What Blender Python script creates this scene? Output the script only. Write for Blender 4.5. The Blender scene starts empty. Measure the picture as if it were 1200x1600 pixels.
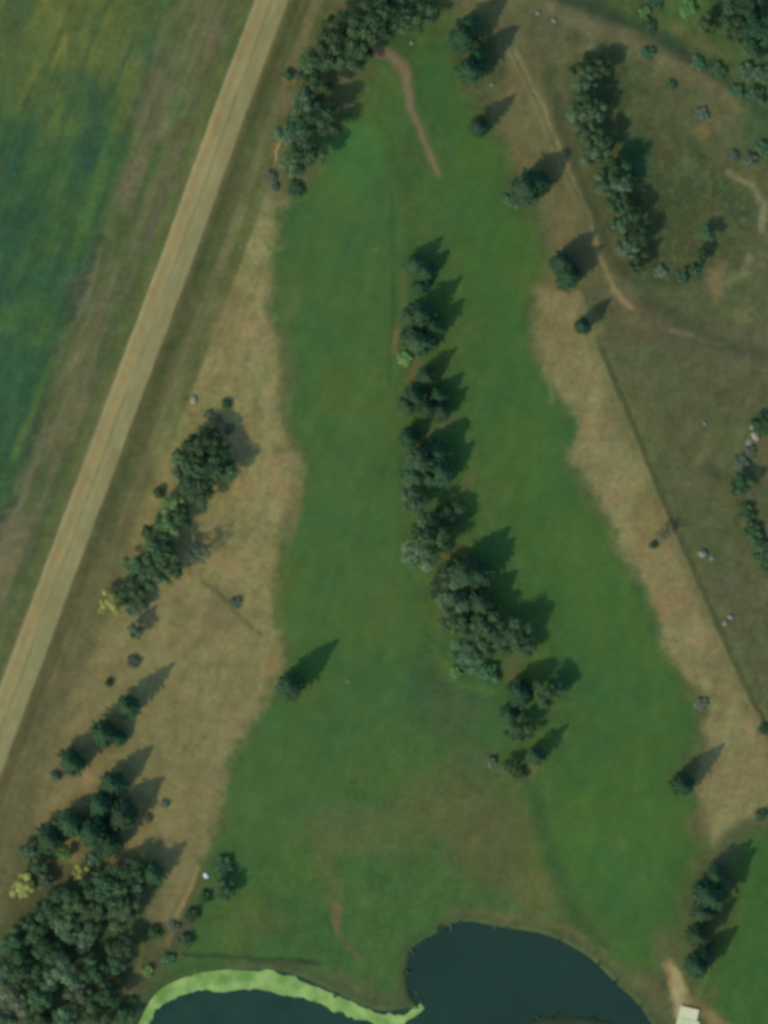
import bpy, math, random
import numpy as np
from mathutils import Vector

S = bpy.context.scene
COL = S.collection
PX = 0.15                                   # metres on the ground for one photo pixel
rng = np.random.default_rng(7)
random.seed(7)

def W(u, v):                                # map survey coordinates -> world metres
    return (u - 600.0) * PX, (800.0 - v) * PX

# ------------------------------------------------------------------ light, sky, camera
SUN_AZ = math.radians(43.0)                 # shadows run towards this heading
SUN_EL = math.radians(40.0)
sx, sy = -math.cos(SUN_AZ), -math.sin(SUN_AZ)
world = bpy.data.worlds.new("World"); S.world = world; world.use_nodes = True
wn = world.node_tree
sky = wn.nodes.new('ShaderNodeTexSky'); sky.sky_type = 'NISHITA'; sky.sun_disc = False
sky.sun_elevation = SUN_EL; sky.sun_rotation = math.atan2(sx, sy)
sky.dust_density = 1.2; sky.ozone_density = 2.5
tintn = wn.nodes.new('ShaderNodeVectorMath'); tintn.operation = 'MULTIPLY'; tintn.inputs[1].default_value = (.74, 1.0, 1.10)
wn.links.new(sky.outputs[0], tintn.inputs[0]); wn.links.new(tintn.outputs[0], wn.nodes['Background'].inputs[0])
wn.nodes['Background'].inputs[1].default_value = 0.225
ld = bpy.data.lights.new('sun', 'SUN'); ld.energy = 2.75; ld.angle = math.radians(0.5); ld.color = (1, .92, .82)
lo = bpy.data.objects.new('sun', ld); COL.objects.link(lo)
lo.rotation_euler = Vector((sx*math.cos(SUN_EL), sy*math.cos(SUN_EL), math.sin(SUN_EL))).to_track_quat('Z', 'Y').to_euler()
KILL = np.array([0.80, 0.945, 1.18])         # light falling on open flat ground

cam = bpy.data.cameras.new('camera'); co = bpy.data.objects.new('camera', cam); COL.objects.link(co)
co.location = (0, 0, 1500); cam.sensor_fit = 'VERTICAL'; cam.sensor_height = 24; cam.lens = 150
cam.clip_start = 1; cam.clip_end = 9000
S.camera = co
S.view_settings.view_transform = 'Standard'; S.view_settings.look = 'None'; S.view_settings.exposure = 0
S.render.engine = 'CYCLES'
S.cycles.pixel_filter_type = 'BLACKMAN_HARRIS'; S.cycles.filter_width = 3.8
S.cycles.max_bounces = 5; S.cycles.transparent_max_bounces = 4

# ------------------------------------------------------------------ noise and colour helpers
def s2l(c):
    c = np.asarray(c, float) / 255.0
    return np.where(c <= .04045, c/12.92, ((c+.055)/1.055)**2.4)

def hash2(i, j, seed):
    n = (i.astype(np.int64)*374761393 + j.astype(np.int64)*668265263 + seed*974634777) & 0xffffffff
    n = ((n ^ (n >> 13)) * 1274126177) & 0xffffffff
    n = ((n ^ (n >> 16)) * 2246822519) & 0xffffffff
    return ((n ^ (n >> 15)) & 0xffffff) / float(0xffffff)

def vn(x, y, seed=0):                       # value noise, -1..1
    x = np.asarray(x, float); y = np.asarray(y, float)
    i = np.floor(x); j = np.floor(y); fx = x-i; fy = y-j
    fx = fx*fx*fx*(fx*(fx*6-15)+10); fy = fy*fy*fy*(fy*(fy*6-15)+10)
    a = hash2(i, j, seed); b = hash2(i+1, j, seed); c = hash2(i, j+1, seed); d = hash2(i+1, j+1, seed)
    return ((a+(b-a)*fx)*(1-fy) + (c+(d-c)*fx)*fy)*2-1

def fbm(x, y, seed=0, oct=4):
    t = 0; amp = 1; tot = 0
    for k in range(oct):
        t = t + amp*vn(x*(2.03**k)+17*k, y*(2.03**k)-9*k, seed+k*31); tot += amp; amp *= .55
    return t/tot

def sm(a, b, x):
    t = np.clip((x-a)/(b-a), 0, 1); return t*t*(3-2*t)

def seg_dist(u, v, pts, closed, want_t=False):
    d = np.full(u.shape, 1e9); T = np.zeros(u.shape); inside = np.zeros(u.shape, bool)
    n = len(pts); L = 0; total = sum(math.dist(pts[k], pts[k+1]) for k in range(n-1)) or 1
    for k in range(n if closed else n-1):
        (x0, y0), (x1, y1) = pts[k], pts[(k+1) % n]
        dx, dy = x1-x0, y1-y0; l2 = dx*dx+dy*dy+1e-9
        t = np.clip(((u-x0)*dx+(v-y0)*dy)/l2, 0, 1)
        dd = np.hypot(u-x0-t*dx, v-y0-t*dy)
        if want_t:
            m = dd < d; T = np.where(m, (L+t*math.sqrt(l2))/total, T)
        d = np.minimum(d, dd); L += math.sqrt(l2)
        if closed and y0 != y1:
            c = ((y0 > v) != (y1 > v)) & (u < dx*(v-y0)/(y1-y0)+x0); inside ^= c
    if closed: return np.where(inside, d, -d)          # positive inside
    return (d, T) if want_t else d

def spline(pts, n=8):
    P = [np.array(p, float) for p in pts]; P = [2*P[0]-P[1]] + P + [2*P[-1]-P[-2]]; out = []
    for k in range(1, len(P)-2):
        for q in range(n):
            t = q/n; a, b, c, d = P[k-1:k+3]
            out.append(tuple(.5*((2*b)+(c-a)*t+(2*a-5*b+4*c-d)*t*t+(3*b-a-3*c+d)*t**3)))
    out.append(tuple(P[-2])); return out

def cspline(pts, n=5):
    P = [np.array(p, float) for p in pts]; m = len(P); out = []
    for k in range(m):
        a, b, c, d = P[k-1], P[k], P[(k+1) % m], P[(k+2) % m]
        for q in range(n):
            t = q/n
            out.append(tuple(.5*((2*b)+(c-a)*t+(2*a-5*b+4*c-d)*t*t+(3*b-a-3*c+d)*t**3)))
    return out

# ------------------------------------------------------------------ the survey: where things lie
RC = np.array([(-1500, 1010), (-400, 577), (0, 425), (133, 374), (400, 278), (600, 203), (800, 128), (1060, 31), (1200, -21), (1700, -206), (3200, -760)], float)
def road_d(u, v):                            # signed distance to the road centre line, + to the east
    return (u - np.interp(v, RC[:, 0], RC[:, 1])) * 0.936

POND = cspline([(640, 1500), (652, 1478), (680, 1462), (700, 1448), (735, 1442), (790, 1452), (850, 1462), (890, 1480), (925, 1502), (960, 1538), (990, 1565), (1015, 1600), (1060, 1680), (1000, 1760), (820, 1760), (760, 1700), (735, 1640), (690, 1605), (662, 1580), (640, 1545)])
POND2 = cspline([(205, 1640), (222, 1590), (245, 1552), (285, 1530), (340, 1518), (420, 1517), (470, 1528), (530, 1556), (590, 1580), (640, 1577), (662, 1582), (690, 1608), (720, 1660), (640, 1740), (400, 1760), (230, 1720)])
ISLE = cspline([(812, 1612), (838, 1594), (880, 1588), (930, 1591), (965, 1606), (950, 1650), (860, 1660)])
ALGAE_MID = spline([(198, 1640), (222, 1588), (250, 1556), (290, 1540), (340, 1532), (415, 1532), (470, 1546), (520, 1566), (560, 1582), (600, 1594), (632, 1592), (660, 1572)], 8)
CROP = [(-3000, -3000), (1330, -3000), (330, -160), (290, -60), (245, 60), (222, 150), (185, 270), (142, 400), (103, 500), (75, 590), (42, 690), (12, 790), (-40, 900), (-320, 1600), (-1200, 4000), (-3000, 4000)]
GREEN = [(575, 60), (545, 180), (478, 300), (440, 325), (428, 400), (424, 480), (455, 560), (448, 660), (474, 720), (468, 800), (440, 850), (432, 940), (445, 1010), (438, 1050), (405, 1110), (375, 1170), (352, 1240), (335, 1310), (312, 1380), (285, 1450), (270, 1500), (250, 1540), (400, 1500), (540, 1530), (620, 1560), (640, 1480), (700, 1425), (800, 1420), (900, 1440), (985, 1520), (1040, 1520), (1065, 1490), (1072, 1400), (1102, 1320), (1085, 1240), (1050, 1215), (1098, 1150), (1092, 1100), (1055, 1040), (1022, 990), (1010, 930), (970, 880), (940, 800), (908, 760), (890, 720), (903, 660), (885, 635), (858, 600), (835, 540), (833, 470), (855, 400), (842, 350), (800, 280), (778, 210), (750, 190), (718, 120), (700, 60), (680, -20), (640, -160), (600, -100)]
LEFT_FAIRWAY = cspline([(560, 190), (490, 300), (448, 360), (440, 470), (468, 570), (462, 680), (486, 740), (455, 860), (450, 1000), (420, 1110), (375, 1210), (360, 1310), (420, 1330), (520, 1240), (620, 1160), (650, 1040), (640, 920), (625, 780), (615, 600), (612, 420), (625, 300), (610, 210)])
RIGHT_FAIRWAY = cspline([(690, 60), (720, 160), (770, 240), (830, 380), (820, 520), (850, 610), (890, 660), (880, 730), (930, 820), (1000, 940), (1020, 1020), (1080, 1110), (1060, 1200), (1085, 1300), (1060, 1400), (1040, 1480), (960, 1480), (890, 1400), (850, 1280), (900, 1120), (880, 960), (800, 820), (750, 660), (740, 500), (700, 380), (700, 250), (660, 130)])
CORNER_FAIRWAY = cspline([(1180, 1300), (1150, 1400), (1110, 1500), (1090, 1540), (1130, 1590), (1200, 1640), (1400, 1640), (1400, 1330)])
TANL = [(385, 300), (440, 315), (440, 380), (425, 420), (420, 470), (440, 560), (436, 640), (448, 700), (474, 722), (470, 790), (440, 840), (432, 930), (440, 1010), (452, 1040), (415, 1095), (380, 1150), (352, 1220), (338, 1290), (300, 1370), (262, 1440), (200, 1420), (60, 1300), (60, 1220), (130, 1060), (170, 960), (210, 830), (250, 700), (300, 560), (345, 430)]
TANR = [(835, 450), (905, 455), (945, 540), (1000, 680), (1052, 810), (1110, 950), (1165, 1070), (1210, 1150), (1210, 1255), (1150, 1290), (1115, 1320), (1090, 1260), (1085, 1220), (1105, 1170), (1090, 1100), (1058, 1045), (1022, 990), (1010, 925), (965, 870), (945, 800), (905, 745), (890, 700), (895, 655), (860, 610), (835, 560)]
TANT = [(690, -40), (800, -40), (830, 90), (880, 230), (930, 370), (940, 450), (850, 450), (862, 360), (838, 300), (800, 250), (780, 200), (760, 180), (790, 130), (780, 60), (720, 30)]
COPSE = [(905, 90), (960, 85), (1010, 130), (1060, 190), (1110, 250), (1160, 290), (1180, 350), (1170, 410), (1090, 440), (1010, 450), (980, 410), (950, 330), (920, 240), (895, 160)]
PATH_TOP = spline([(590, 78), (612, 88), (632, 112), (640, 155), (655, 200), (670, 240), (686, 272)], 6)
TRACK = spline([(803, 80), (832, 135), (862, 205), (893, 275), (922, 345), (935, 400), (955, 445), (985, 485)], 6)
TRACK2 = spline([(1050, 515), (1080, 524), (1110, 533), (1135, 537)], 6)
SAND = spline([(1048, 1508), (1058, 1530), (1064, 1560), (1074, 1600), (1090, 1680), (1120, 1800)], 6)
SAND2 = spline([(1075, 1560), (1100, 1580), (1130, 1605), (1180, 1650)], 6)
FENCE = [(908, 462), (940, 545), (1000, 690), (1053, 818), (1112, 955), (1165, 1072), (1200, 1142), (1262, 1262)]
SANDTRAIL = spline([(310, 1355), (296, 1390), (278, 1432), (262, 1475)], 6)

def hue2(u, v):
    return fbm(u/75, v/75, 97, 4) + .5*fbm(u/24, v/30, 98, 3)

# tint, colour: every surface of the land takes its base colour from this one function
def ground_rgb(u, v):
    u = np.asarray(u, float); v = np.asarray(v, float)
    shp = u.shape
    C = np.empty(shp+(3,)); C[:] = (87, 94, 60)
    dr = road_d(u, v)
    wu = u + 9*fbm(u/34, v/34, 1, 4); wv = v + 9*fbm(u/34, v/34, 2, 4)
    wu2 = u + 22*fbm(u/70, v/70, 3, 4); wv2 = v + 22*fbm(u/70, v/70, 4, 4)
    along = v + .32*u                                       # the drilling direction runs beside the road
    st = fbm(dr/9.0, along/170, 11, 3); st2 = fbm(dr/22.0, along/120, 12, 3)
    n1 = fbm(u/60, v/60, 21, 4); n2 = fbm(u/16, v/16, 22, 3); n3 = fbm(u/120, v/120, 23, 3)

    def mix(a, col):
        nonlocal C
        col = np.asarray(col, float)
        C = C + (col - C)*np.clip(a, 0, 1)[..., None]
    def area(pts, col, soft, a=1.0, warp=1):
        x, y = ((u, v), (wu, wv), (wu2, wv2))[warp]
        mix(a*sm(-soft, soft, seg_dist(x, y, pts, True)), col)
    def blob(cx, cy, rx, ry, col, a=.8, rot=0., warp=1):
        x, y = ((u, v), (wu, wv), (wu2, wv2))[warp]
        c, s = math.cos(math.radians(rot)), math.sin(math.radians(rot))
        X = ((x-cx)*c+(y-cy)*s)/rx; Y = (-(x-cx)*s+(y-cy)*c)/ry
        mix(a*(1-sm(.35, 1.25, np.hypot(X, Y))), col)
    def stroke(pts, w, col, a=1., soft=3., w1=None, warp=0, jit=0.):
        x, y = ((u, v), (wu, wv), (wu2, wv2))[warp]
        if warp == 1: x = u+.35*(wu-u); y = v+.35*(wv-v)
        d, t = seg_dist(x, y, pts, False, True)
        ww = (w if w1 is None else w+(w1-w)*t)/2*(1+jit*fbm(u/12, v/12, 41, 3))
        mix(a*(1-sm(-soft, soft, d-ww)), col)

    # general colour drift of the rough
    mix(.55*sm(.0, .6, n1), (94, 99, 65)); mix(.5*sm(.05, .6, -n1), (80, 90, 56)); mix(.35*sm(.1, .7, n3), (84, 89, 59))
    fl = fbm(u/9, v/9, 24, 3); fl2 = fbm(u/20, v/20, 25, 3)
    mix(.55*sm(.22, .6, fl)*sm(-.2, .3, n1+n3), (112, 114, 82)); mix(.5*sm(.2, .6, -fl), (74, 84, 54)); mix(.4*sm(.15, .6, -fl2), (78, 90, 52)); mix(.35*sm(.15, .6, fl2), (104, 100, 72))
    # west of the road
    mix(1-sm(-30, -10, dr), (94, 101, 64)); mix((dr < -20)*.5*sm(-.1, .7, st), (107, 111, 74)); mix((dr < -20)*.6*sm(0, .7, -st), (78, 94, 55))
    mix((dr < -20)*sm(350, 700, v)*.35, (100, 100, 70))
    cs = seg_dist(wu, wv, CROP, True)
    cm = sm(-14, 12, cs+10*st2)
    mix(cm, (62, 93, 53))
    mix(cm*.8*sm(-.1, .5, st2), (74, 106, 56)); mix(cm*.8*sm(.0, .5, -st2), (52, 82, 60)); mix(cm*.5*sm(.05, .6, st), (86, 108, 58)); mix(cm*.5*sm(.05, .6, -st), (50, 80, 56))
    yel = cm*(1-sm(70, 235, np.hypot((wu2-70)*.9, (wv2-40)*1.15)))
    mix(yel*.85, (102, 109, 55)); mix(yel*.6*sm(0, .5, st2), (114, 116, 57)); mix(yel*.5*sm(0, .5, -st2), (74, 94, 60))
    for b in ((140, 150, 14, 45, (56, 84, 62), .7, 18), (28, 345, 60, 75, (50, 84, 56), .9, 10), (15, 590, 45, 170, (53, 88, 58), .9, 10), (85, 440, 45, 45, (50, 88, 60), .8, 0),
              (138, 245, 12, 38, (50, 78, 64), .8, 16), (200, 180, 17, 40, (100, 108, 54), .8, 18), (115, 150, 20, 60, (62, 92, 60), .7, 18), (275, 165, 10, 42, (58, 106, 52), .8, 17),
              (240, 250, 8, 40, (66, 100, 56), .7, 18), (235, 80, 26, 35, (64, 90, 62), .6, 10), (215, 95, 16, 14, (112, 110, 82), .5, 0), (225, 160, 25, 40, (94, 92, 66), .7, 18),
              (200, 275, 14, 40, (102, 97, 70), .8, 20), (115, 345, 40, 40, (74, 104, 52), .5, 18), (10, 500, 30, 30, (80, 110, 56), .5, 0), (70, 515, 10, 35, (94, 108, 50), .6, 18),
              (30, 690, 7, 45, (96, 110, 52), .6, 20), (120, 455, 26, 40, (92, 92, 70), .7, 20), (10, 880, 30, 60, (118, 112, 76), .6, 20), (95, 620, 25, 50, (88, 96, 58), .6, 18),
              (175, 370, 14, 60, (74, 96, 56), .6, 18), (340, 60, 12, 70, (110, 100, 70), .6, 18), (245, 335, 8, 60, (96, 94, 76), .6, 16), (60, 760, 40, 70, (104, 102, 70), .6, 20)):
        blob(*b[:5], a=b[5], rot=b[6])
    sk = fbm(dr/14.0, along/85, 13, 3); mix(cm*.45*sm(.08, .42, -sk), (54, 82, 56)); mix(cm*.28*sm(.1, .45, sk), (82, 104, 56)); mix(cm*.4*sm(.05, .5, n1), (66, 98, 56)); mix(cm*.4*sm(.05, .5, -n1), (58, 88, 58))
    vg = (1-cm)*(dr < -24); mix(vg*.6*sm(.08, .42, -sk), (74, 94, 54)); mix(vg*.55*sm(.1, .45, sk), (114, 110, 78)); mix(vg*.45*sm(.15, .5, fl2), (100, 96, 76))
    ce = np.abs(cs+4); mix(.8*(1-sm(2, 12, ce))*sm(-.3, .3, n2)*sm(250, 420, v), (62, 74, 56))
    # verge just west of the road edge
    mix((1-sm(4, 14, np.abs(dr+38)))*.7, (82, 96, 52))
    # east of the road: ditch, old track, then dry rough
    E_ = sm(18, 24, dr)
    tanmask = sm(-16, 16, seg_dist(wu, wv, TANL, True))
    mix(E_*(1-sm(150, 230, dr))*.8, (101, 103, 66))
    mix(tanmask, (135, 131, 81)); mix(tanmask*.6*sm(0, .6, n1), (145, 138, 88)); mix(tanmask*.55*sm(0, .6, -n3), (128, 128, 78)); mix(tanmask*.5*sm(.1, .6, -n2), (120, 122, 74)); mix(tanmask*.3*sm(.2, .6, n2), (147, 132, 88))
    mix(tanmask*.6*sm(.0, .4, fl2+.5*n3), (139, 124, 88)); mix(tanmask*.5*sm(.1, .5, -fl2-.4*n1), (116, 118, 72)); mix(tanmask*.4*sm(.2, .55, -fl), (110, 106, 66))
    mix(tanmask*.75*sm(850, 1150, v), (121, 117, 76))
    lowv = 1-.75*sm(520, 800, v)
    mix((1-sm(8, 20, np.abs(dr-44+3*st)))*.95, (80, 88, 53))
    mix((1-sm(3, 10, np.abs(dr-66+3*st)))*.8*lowv, (108, 108, 70)); mix((1-sm(6, 14, np.abs(dr-84+4*st)))*.8*lowv, (84, 95, 54))
    mix((dr > 24)*(1-sm(60, 120, dr))*.45*sm(0, .6, st), (112, 102, 70)); mix((dr > 24)*(1-sm(60, 110, dr))*.4*sm(0, .6, -st), (78, 90, 56))
    mix((dr > 24)*(1-sm(45, 150, dr))*.5*sm(700, 950, v), (104, 98, 66))
    # dry land on the right
    area(TANT, (106, 106, 68), 16); area(TANR, (130, 128, 82), 13)
    tr = sm(-8, 10, seg_dist(wu, wv, TANR, True)); mix(tr*.6*sm(0, .6, n1), (136, 127, 82)); mix(tr*.6*sm(.0, .6, -n1), (116, 115, 74)); mix(tr*.5*sm(.05, .5, n2), (110, 116, 70)); mix(tr*.6*sm(.0, .4, fl2), (140, 122, 86)); mix(tr*.4*sm(.2, .55, -fl), (112, 106, 68))
    area(COPSE, (72, 84, 52), 18, .85)
    cp = sm(-10, 10, seg_dist(wu, wv, COPSE, True)); mix(cp*.75*sm(-.05, .45, n2), (88, 98, 58)); mix(cp*.6*sm(0, .5, -n1), (60, 80, 48)); mix(cp*.7*sm(.08, .45, fl2), (60, 80, 46)); mix(cp*.55*sm(.15, .5, -fl), (98, 92, 62)); mix(cp*.5*sm(.2, .5, fl), (100, 110, 76))
    # diagonal belt in the north-east
    mix(sm(-10, 10, (wu-880)*.5-(wv-(-10)))*sm(700, 860, u), (76, 96, 54))
    ne = sm(-10, 10, (wu-880)*.5-(wv+10))*sm(700, 860, u); mix(ne*.8*sm(-.05, .4, n2), (60, 86, 48)); mix(ne*.6*sm(.1, .45, -fl2), (96, 104, 62)); mix(ne*.6*sm(.1, .45, fl2), (54, 76, 50)); mix(ne*.6*sm(0, .6, n1), (92, 102, 58))
    stroke([(870, -10), (930, 18), (1000, 50), (1060, 82), (1120, 112), (1200, 175), (1320, 260)], 26, (54, 69, 50), .9, 10, warp=1, jit=.5)
    stroke([(820, -4), (900, 30), (980, 62), (1040, 95), (1100, 125), (1150, 165)], 26, (108, 104, 72), .75, 10, warp=1)
    stroke([(1055, 40), (1090, 65), (1125, 85)], 14, (108, 104, 66), .6, 8, warp=1)
    # greens
    gd = seg_dist(u+.8*(wu-u), v+.8*(wv-v), GREEN, True)
    gm = sm(-15, 19, gd+15*n2+13*fl+6*n1)
    mix(gm, (70, 99, 50)); mix(gm*.5*sm(0, .6, n1), (72, 104, 52)); mix(gm*.5*sm(0, .6, -n1), (61, 94, 53)); mix(gm*.3*sm(.1, .6, n3), (76, 100, 54)); mix(gm*.35*sm(.05, .6, n2), (74, 98, 60)); mix(gm*.35*sm(.05, .6, fl2), (60, 98, 48)); mix(gm*.3*sm(.05, .6, -fl2), (78, 100, 52))
    rf = sm(-20, 25, seg_dist(wu, wv, RIGHT_FAIRWAY, True)); mix(rf*.65, (66, 100, 47)); mix(rf*.4*sm(0, .5, n1), (72, 106, 48)); mix(rf*.3*sm(0, .5, -n1), (58, 94, 54))
    lf = sm(-14, 18, seg_dist(wu, wv, LEFT_FAIRWAY, True)); mix(lf*.45, (70, 101, 53)); mix(lf*.2*np.sin((u*.96+v*.05)/11.)*1.0, (74, 106, 54))
    area(CORNER_FAIRWAY, (64, 98, 48), 16)
    # fringe between dry rough and green
    mix(.5*(1-sm(4, 18, np.abs(gd+2)))*sm(-.2, .5, n2)*sm(380, 480, v)*(1-sm(1380, 1440, v)), (92, 98, 56))
    for b in ((545, 240, 75, 65, (67, 110, 56), .85, 30), (455, 470, 22, 40, (94, 106, 56), .6, 0), (450, 590, 14, 80, (92, 102, 58), .6, 0), (410, 330, 30, 16, (104, 112, 72), .6, -20),
              (460, 730, 14, 16, (118, 116, 74), .6, 0), (455, 800, 18, 60, (112, 108, 66), .7, 10), (585, 390, 5, 5, (96, 128, 78), .5, 0),
              (690, 200, 20, 90, (60, 94, 52), .5, -14), (640, 260, 40, 50, (62, 88, 50), .5, 0), (700, 45, 18, 60, (74, 106, 56), .6, 0), (740, 80, 60, 60, (70, 92, 54), .4, 0),
              (890, 665, 18, 22, (54, 92, 50), .7, 0), (860, 720, 40, 60, (66, 104, 54), .5, 0), (900, 860, 50, 40, (76, 106, 50), .5, 0), (1010, 950, 14, 60, (56, 94, 48), .6, -14),
              (1085, 1080, 18, 24, (88, 94, 54), .7, -40), (1100, 1110, 14, 18, (78, 86, 48), .6, 0), (830, 300, 20, 30, (62, 106, 52), .6, 0),
              (700, 1110, 60, 60, (70, 88, 56), .6, 0), (660, 1060, 30, 60, (58, 86, 52), .6, 0), (770, 1310, 90, 90, (88, 92, 55), .85, 0), (700, 1260, 100, 70, (88, 96, 57), .8, 0), (560, 1300, 110, 50, (90, 102, 58), .75, 0),
              (830, 1390, 70, 40, (92, 97, 58), .75, 20), (505, 1320, 30, 60, (88, 100, 56), .6, 0), (520, 1390, 16, 34, (94, 97, 58), .6, 0), (526, 1428, 10, 24, (112, 98, 66), .8, 10),
              (577, 1405, 20, 18, (84, 106, 58), .6, 0), (400, 1440, 80, 30, (74, 96, 54), .6, 0), (380, 1255, 40, 30, (80, 108, 56), .5, 0), (350, 1345, 26, 26, (54, 84, 48), .6, 0),
              (740, 1190, 60, 40, (84, 92, 54), .5, 0), (950, 1330, 60, 60, (72, 106, 48), .6, 0), (970, 1318, 12, 14, (100, 116, 52), .5, 0), (1000, 1390, 30, 30, (82, 108, 54), .5, 0),
              (770, 1432, 60, 9, (108, 100, 62), .6, 6), (880, 1450, 50, 12, (98, 100, 60), .7, 25), (930, 1480, 50, 14, (102, 104, 62), .7, 38), (1010, 1545, 50, 20, (96, 98, 60), .7, 38),
              (1045, 1480, 26, 40, (92, 98, 62), .8, 0), (1090, 1290, 24, 34, (104, 98, 64), .6, 0), (1110, 1200, 26, 40, (128, 112, 76), .6, 0), (1160, 1200, 40, 40, (128, 116, 72), .6, 0), (1085, 1420, 40, 90, (78, 92, 54), .7, 10),
              (1185, 1500, 60, 30, (58, 98, 50), .5, 0), (1110, 1560, 14, 40, (96, 96, 56), .7, 30), (1150, 1450, 8, 60, (84, 98, 54), .6, 18),
              (870, 540, 40, 70, (124, 112, 72), .5, -10), (1010, 800, 30, 60, (122, 108, 66), .5, -20), (1040, 930, 30, 50, (134, 116, 74), .6, -20), (1000, 850, 16, 40, (134, 122, 76), .6, -20), (1130, 1050, 30, 60, (124, 112, 74), .5, -20),
              (860, 620, 6, 26, (116, 112, 74), .5, -12), (903, 690, 5, 26, (120, 116, 76), .5, 0),
              (1120, 440, 16, 40, (118, 106, 70), .8, 6), (1160, 490, 18, 18, (112, 110, 70), .6, 0), (1100, 205, 18, 14, (116, 104, 64), .75, 30), (1060, 160, 30, 12, (98, 100, 60), .7, 35), (1030, 180, 60, 60, (80, 86, 54), .5, 0), (1000, 245, 30, 45, (50, 82, 52), .75, 0), (1060, 320, 60, 50, (66, 80, 48), .5, 0),
              (915, 35, 22, 14, (112, 106, 74), .6, 10), (830, 60, 60, 60, (90, 92, 62), .5, 0), (925, 75, 20, 8, (116, 112, 80), .7, 0), (1000, 60, 50, 16, (100, 98, 66), .5, 30), (1130, 250, 30, 30, (88, 92, 58), .5, 0),
              (1000, 640, 60, 60, (94, 98, 62), .6, 0), (1080, 600, 80, 50, (86, 90, 60), .6, 0), (1030, 520, 90, 30, (86, 86, 58), .7, 12), (1100, 840, 50, 70, (86, 96, 58), .6, 0), (1130, 930, 60, 60, (90, 92, 64), .5, 0),
              (1090, 1055, 8, 10, (124, 104, 78), .6, 0), (1180, 790, 30, 60, (76, 84, 56), .6, -20), (1120, 740, 40, 10, (66, 82, 54), .7, 22), (970, 430, 20, 60, (86, 92, 58), .5, -20),
              (1190, 130, 60, 50, (82, 104, 58), .7, 30), (1190, 200, 40, 60, (62, 88, 54), .7, 0), (1075, 10, 40, 26, (78, 108, 56), .7, 0), (1160, 80, 30, 20, (72, 92, 56), .6, 0),
              (445, 118, 10, 10, (128, 122, 84), .5, 0), (462, 118, 7, 14, (136, 126, 92), .6, 20), (450, 160, 10, 24, (118, 110, 78), .6, 20), (432, 232, 4, 24, (140, 104, 58), .8, 20), (438, 235, 2.6, 26, (166, 156, 104), .95, 20),
              (424, 275, 14, 22, (106, 104, 76), .6, 0), (428, 300, 26, 14, (112, 114, 78), .6, 0), (570, 110, 30, 22, (84, 92, 58), .7, 20), (560, 135, 26, 10, (86, 104, 66), .6, 25), (620, 70, 30, 30, (60, 86, 50), .6, 0),
              (135, 1215, 18, 16, (146, 130, 88), .8, 30), (150, 1240, 30, 20, (122, 112, 72), .7, 0), (228, 1285, 12, 14, (128, 116, 68), .6, 0), (60, 1345, 40, 30, (84, 90, 54), .7, 0), (330, 960, 70, 50, (116, 106, 70), .5, 0),
              (425, 1040, 22, 26, (134, 120, 74), .6, 0), (300, 640, 12, 16, (124, 116, 68), .6, 0), (345, 1045, 5, 20, (92, 92, 58), .5, 10), (360, 500, 40, 70, (124, 114, 74), .5, 15)):
        blob(*b[:5], a=b[5], rot=b[6])
    # lines: mower edge, worn lines, painted ditch shadow and lit crown rim, dark grass under the tree belt
    stroke([(613, 300), (616, 420), (612, 520), (608, 600)], 6, (54, 86, 44), .55, 4, warp=1)
    stroke([(632, 425), (630, 480), (617, 530), (615, 550)], 11, (96, 102, 60), .7, 6, w1=11, warp=1)
    stroke([(618, 520), (616, 548)], 7, (122, 106, 64), .7, 5, warp=1)
    stroke([(652, 562), (640, 592)], 13, (112, 102, 70), .7, 6, warp=1)
    stroke([(705, 650), (665, 688)], 12, (94, 96, 62), .7, 6, warp=1)
    stroke([(735, 740), (728, 775)], 14, (98, 100, 60), .75, 7, warp=1)
    stroke([(725, 850), (692, 870)], 14, (100, 100, 60), .75, 7, warp=1)
    stroke([(800, 1035), (800, 1060)], 20, (98, 96, 60), .7, 9, warp=1)
    stroke([(835, 1188), (828, 1212)], 16, (104, 100, 64), .75, 7, warp=1)
    stroke([(690, 1030), (715, 1070), (770, 1078)], 12, (88, 116, 58), .6, 7, warp=1)
    stroke([(640, 850), (645, 880), (680, 890)], 9, (90, 116, 68), .7, 5, warp=1)  # sunlit pale rim of the wide tree crown, painted on the grass
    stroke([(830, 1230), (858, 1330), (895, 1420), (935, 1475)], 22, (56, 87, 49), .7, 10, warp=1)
    stroke([(770, 1195), (800, 1215), (815, 1225)], 10, (100, 108, 66), .5, 6, warp=1)
    stroke([(318, 910), (352, 936), (378, 968), (405, 992)], 7, (88, 92, 54), .7, 4, warp=1, jit=.6)  # dark shadow line of the ditch, painted on the dry grass
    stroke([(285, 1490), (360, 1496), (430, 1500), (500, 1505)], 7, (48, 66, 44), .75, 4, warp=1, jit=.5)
    stroke([(522, 1445), (540, 1475), (565, 1500)], 10, (98, 95, 66), .75, 5, warp=1, jit=.5); stroke([(524, 1410), (526, 1450)], 9, (112, 100, 68), .6, 5, warp=1)
    stroke([(516, 1440), (516, 1500)], 5, (58, 76, 50), .45, 3, warp=1)
    # woodland floor
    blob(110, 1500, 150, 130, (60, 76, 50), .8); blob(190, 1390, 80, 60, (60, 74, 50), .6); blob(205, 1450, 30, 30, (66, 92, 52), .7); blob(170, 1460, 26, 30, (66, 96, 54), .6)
    blob(285, 1460, 14, 40, (84, 78, 66), .6, 20)
    # paths and tracks
    stroke(PATH_TOP, 24, (106, 98, 64), .7, 6, w1=8, warp=1, jit=.5); stroke(PATH_TOP, 15, (122, 111, 80), .85, 5, w1=4, warp=1, jit=.5)
    blob(597, 84, 9, 12, (136, 104, 80), .7)
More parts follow.
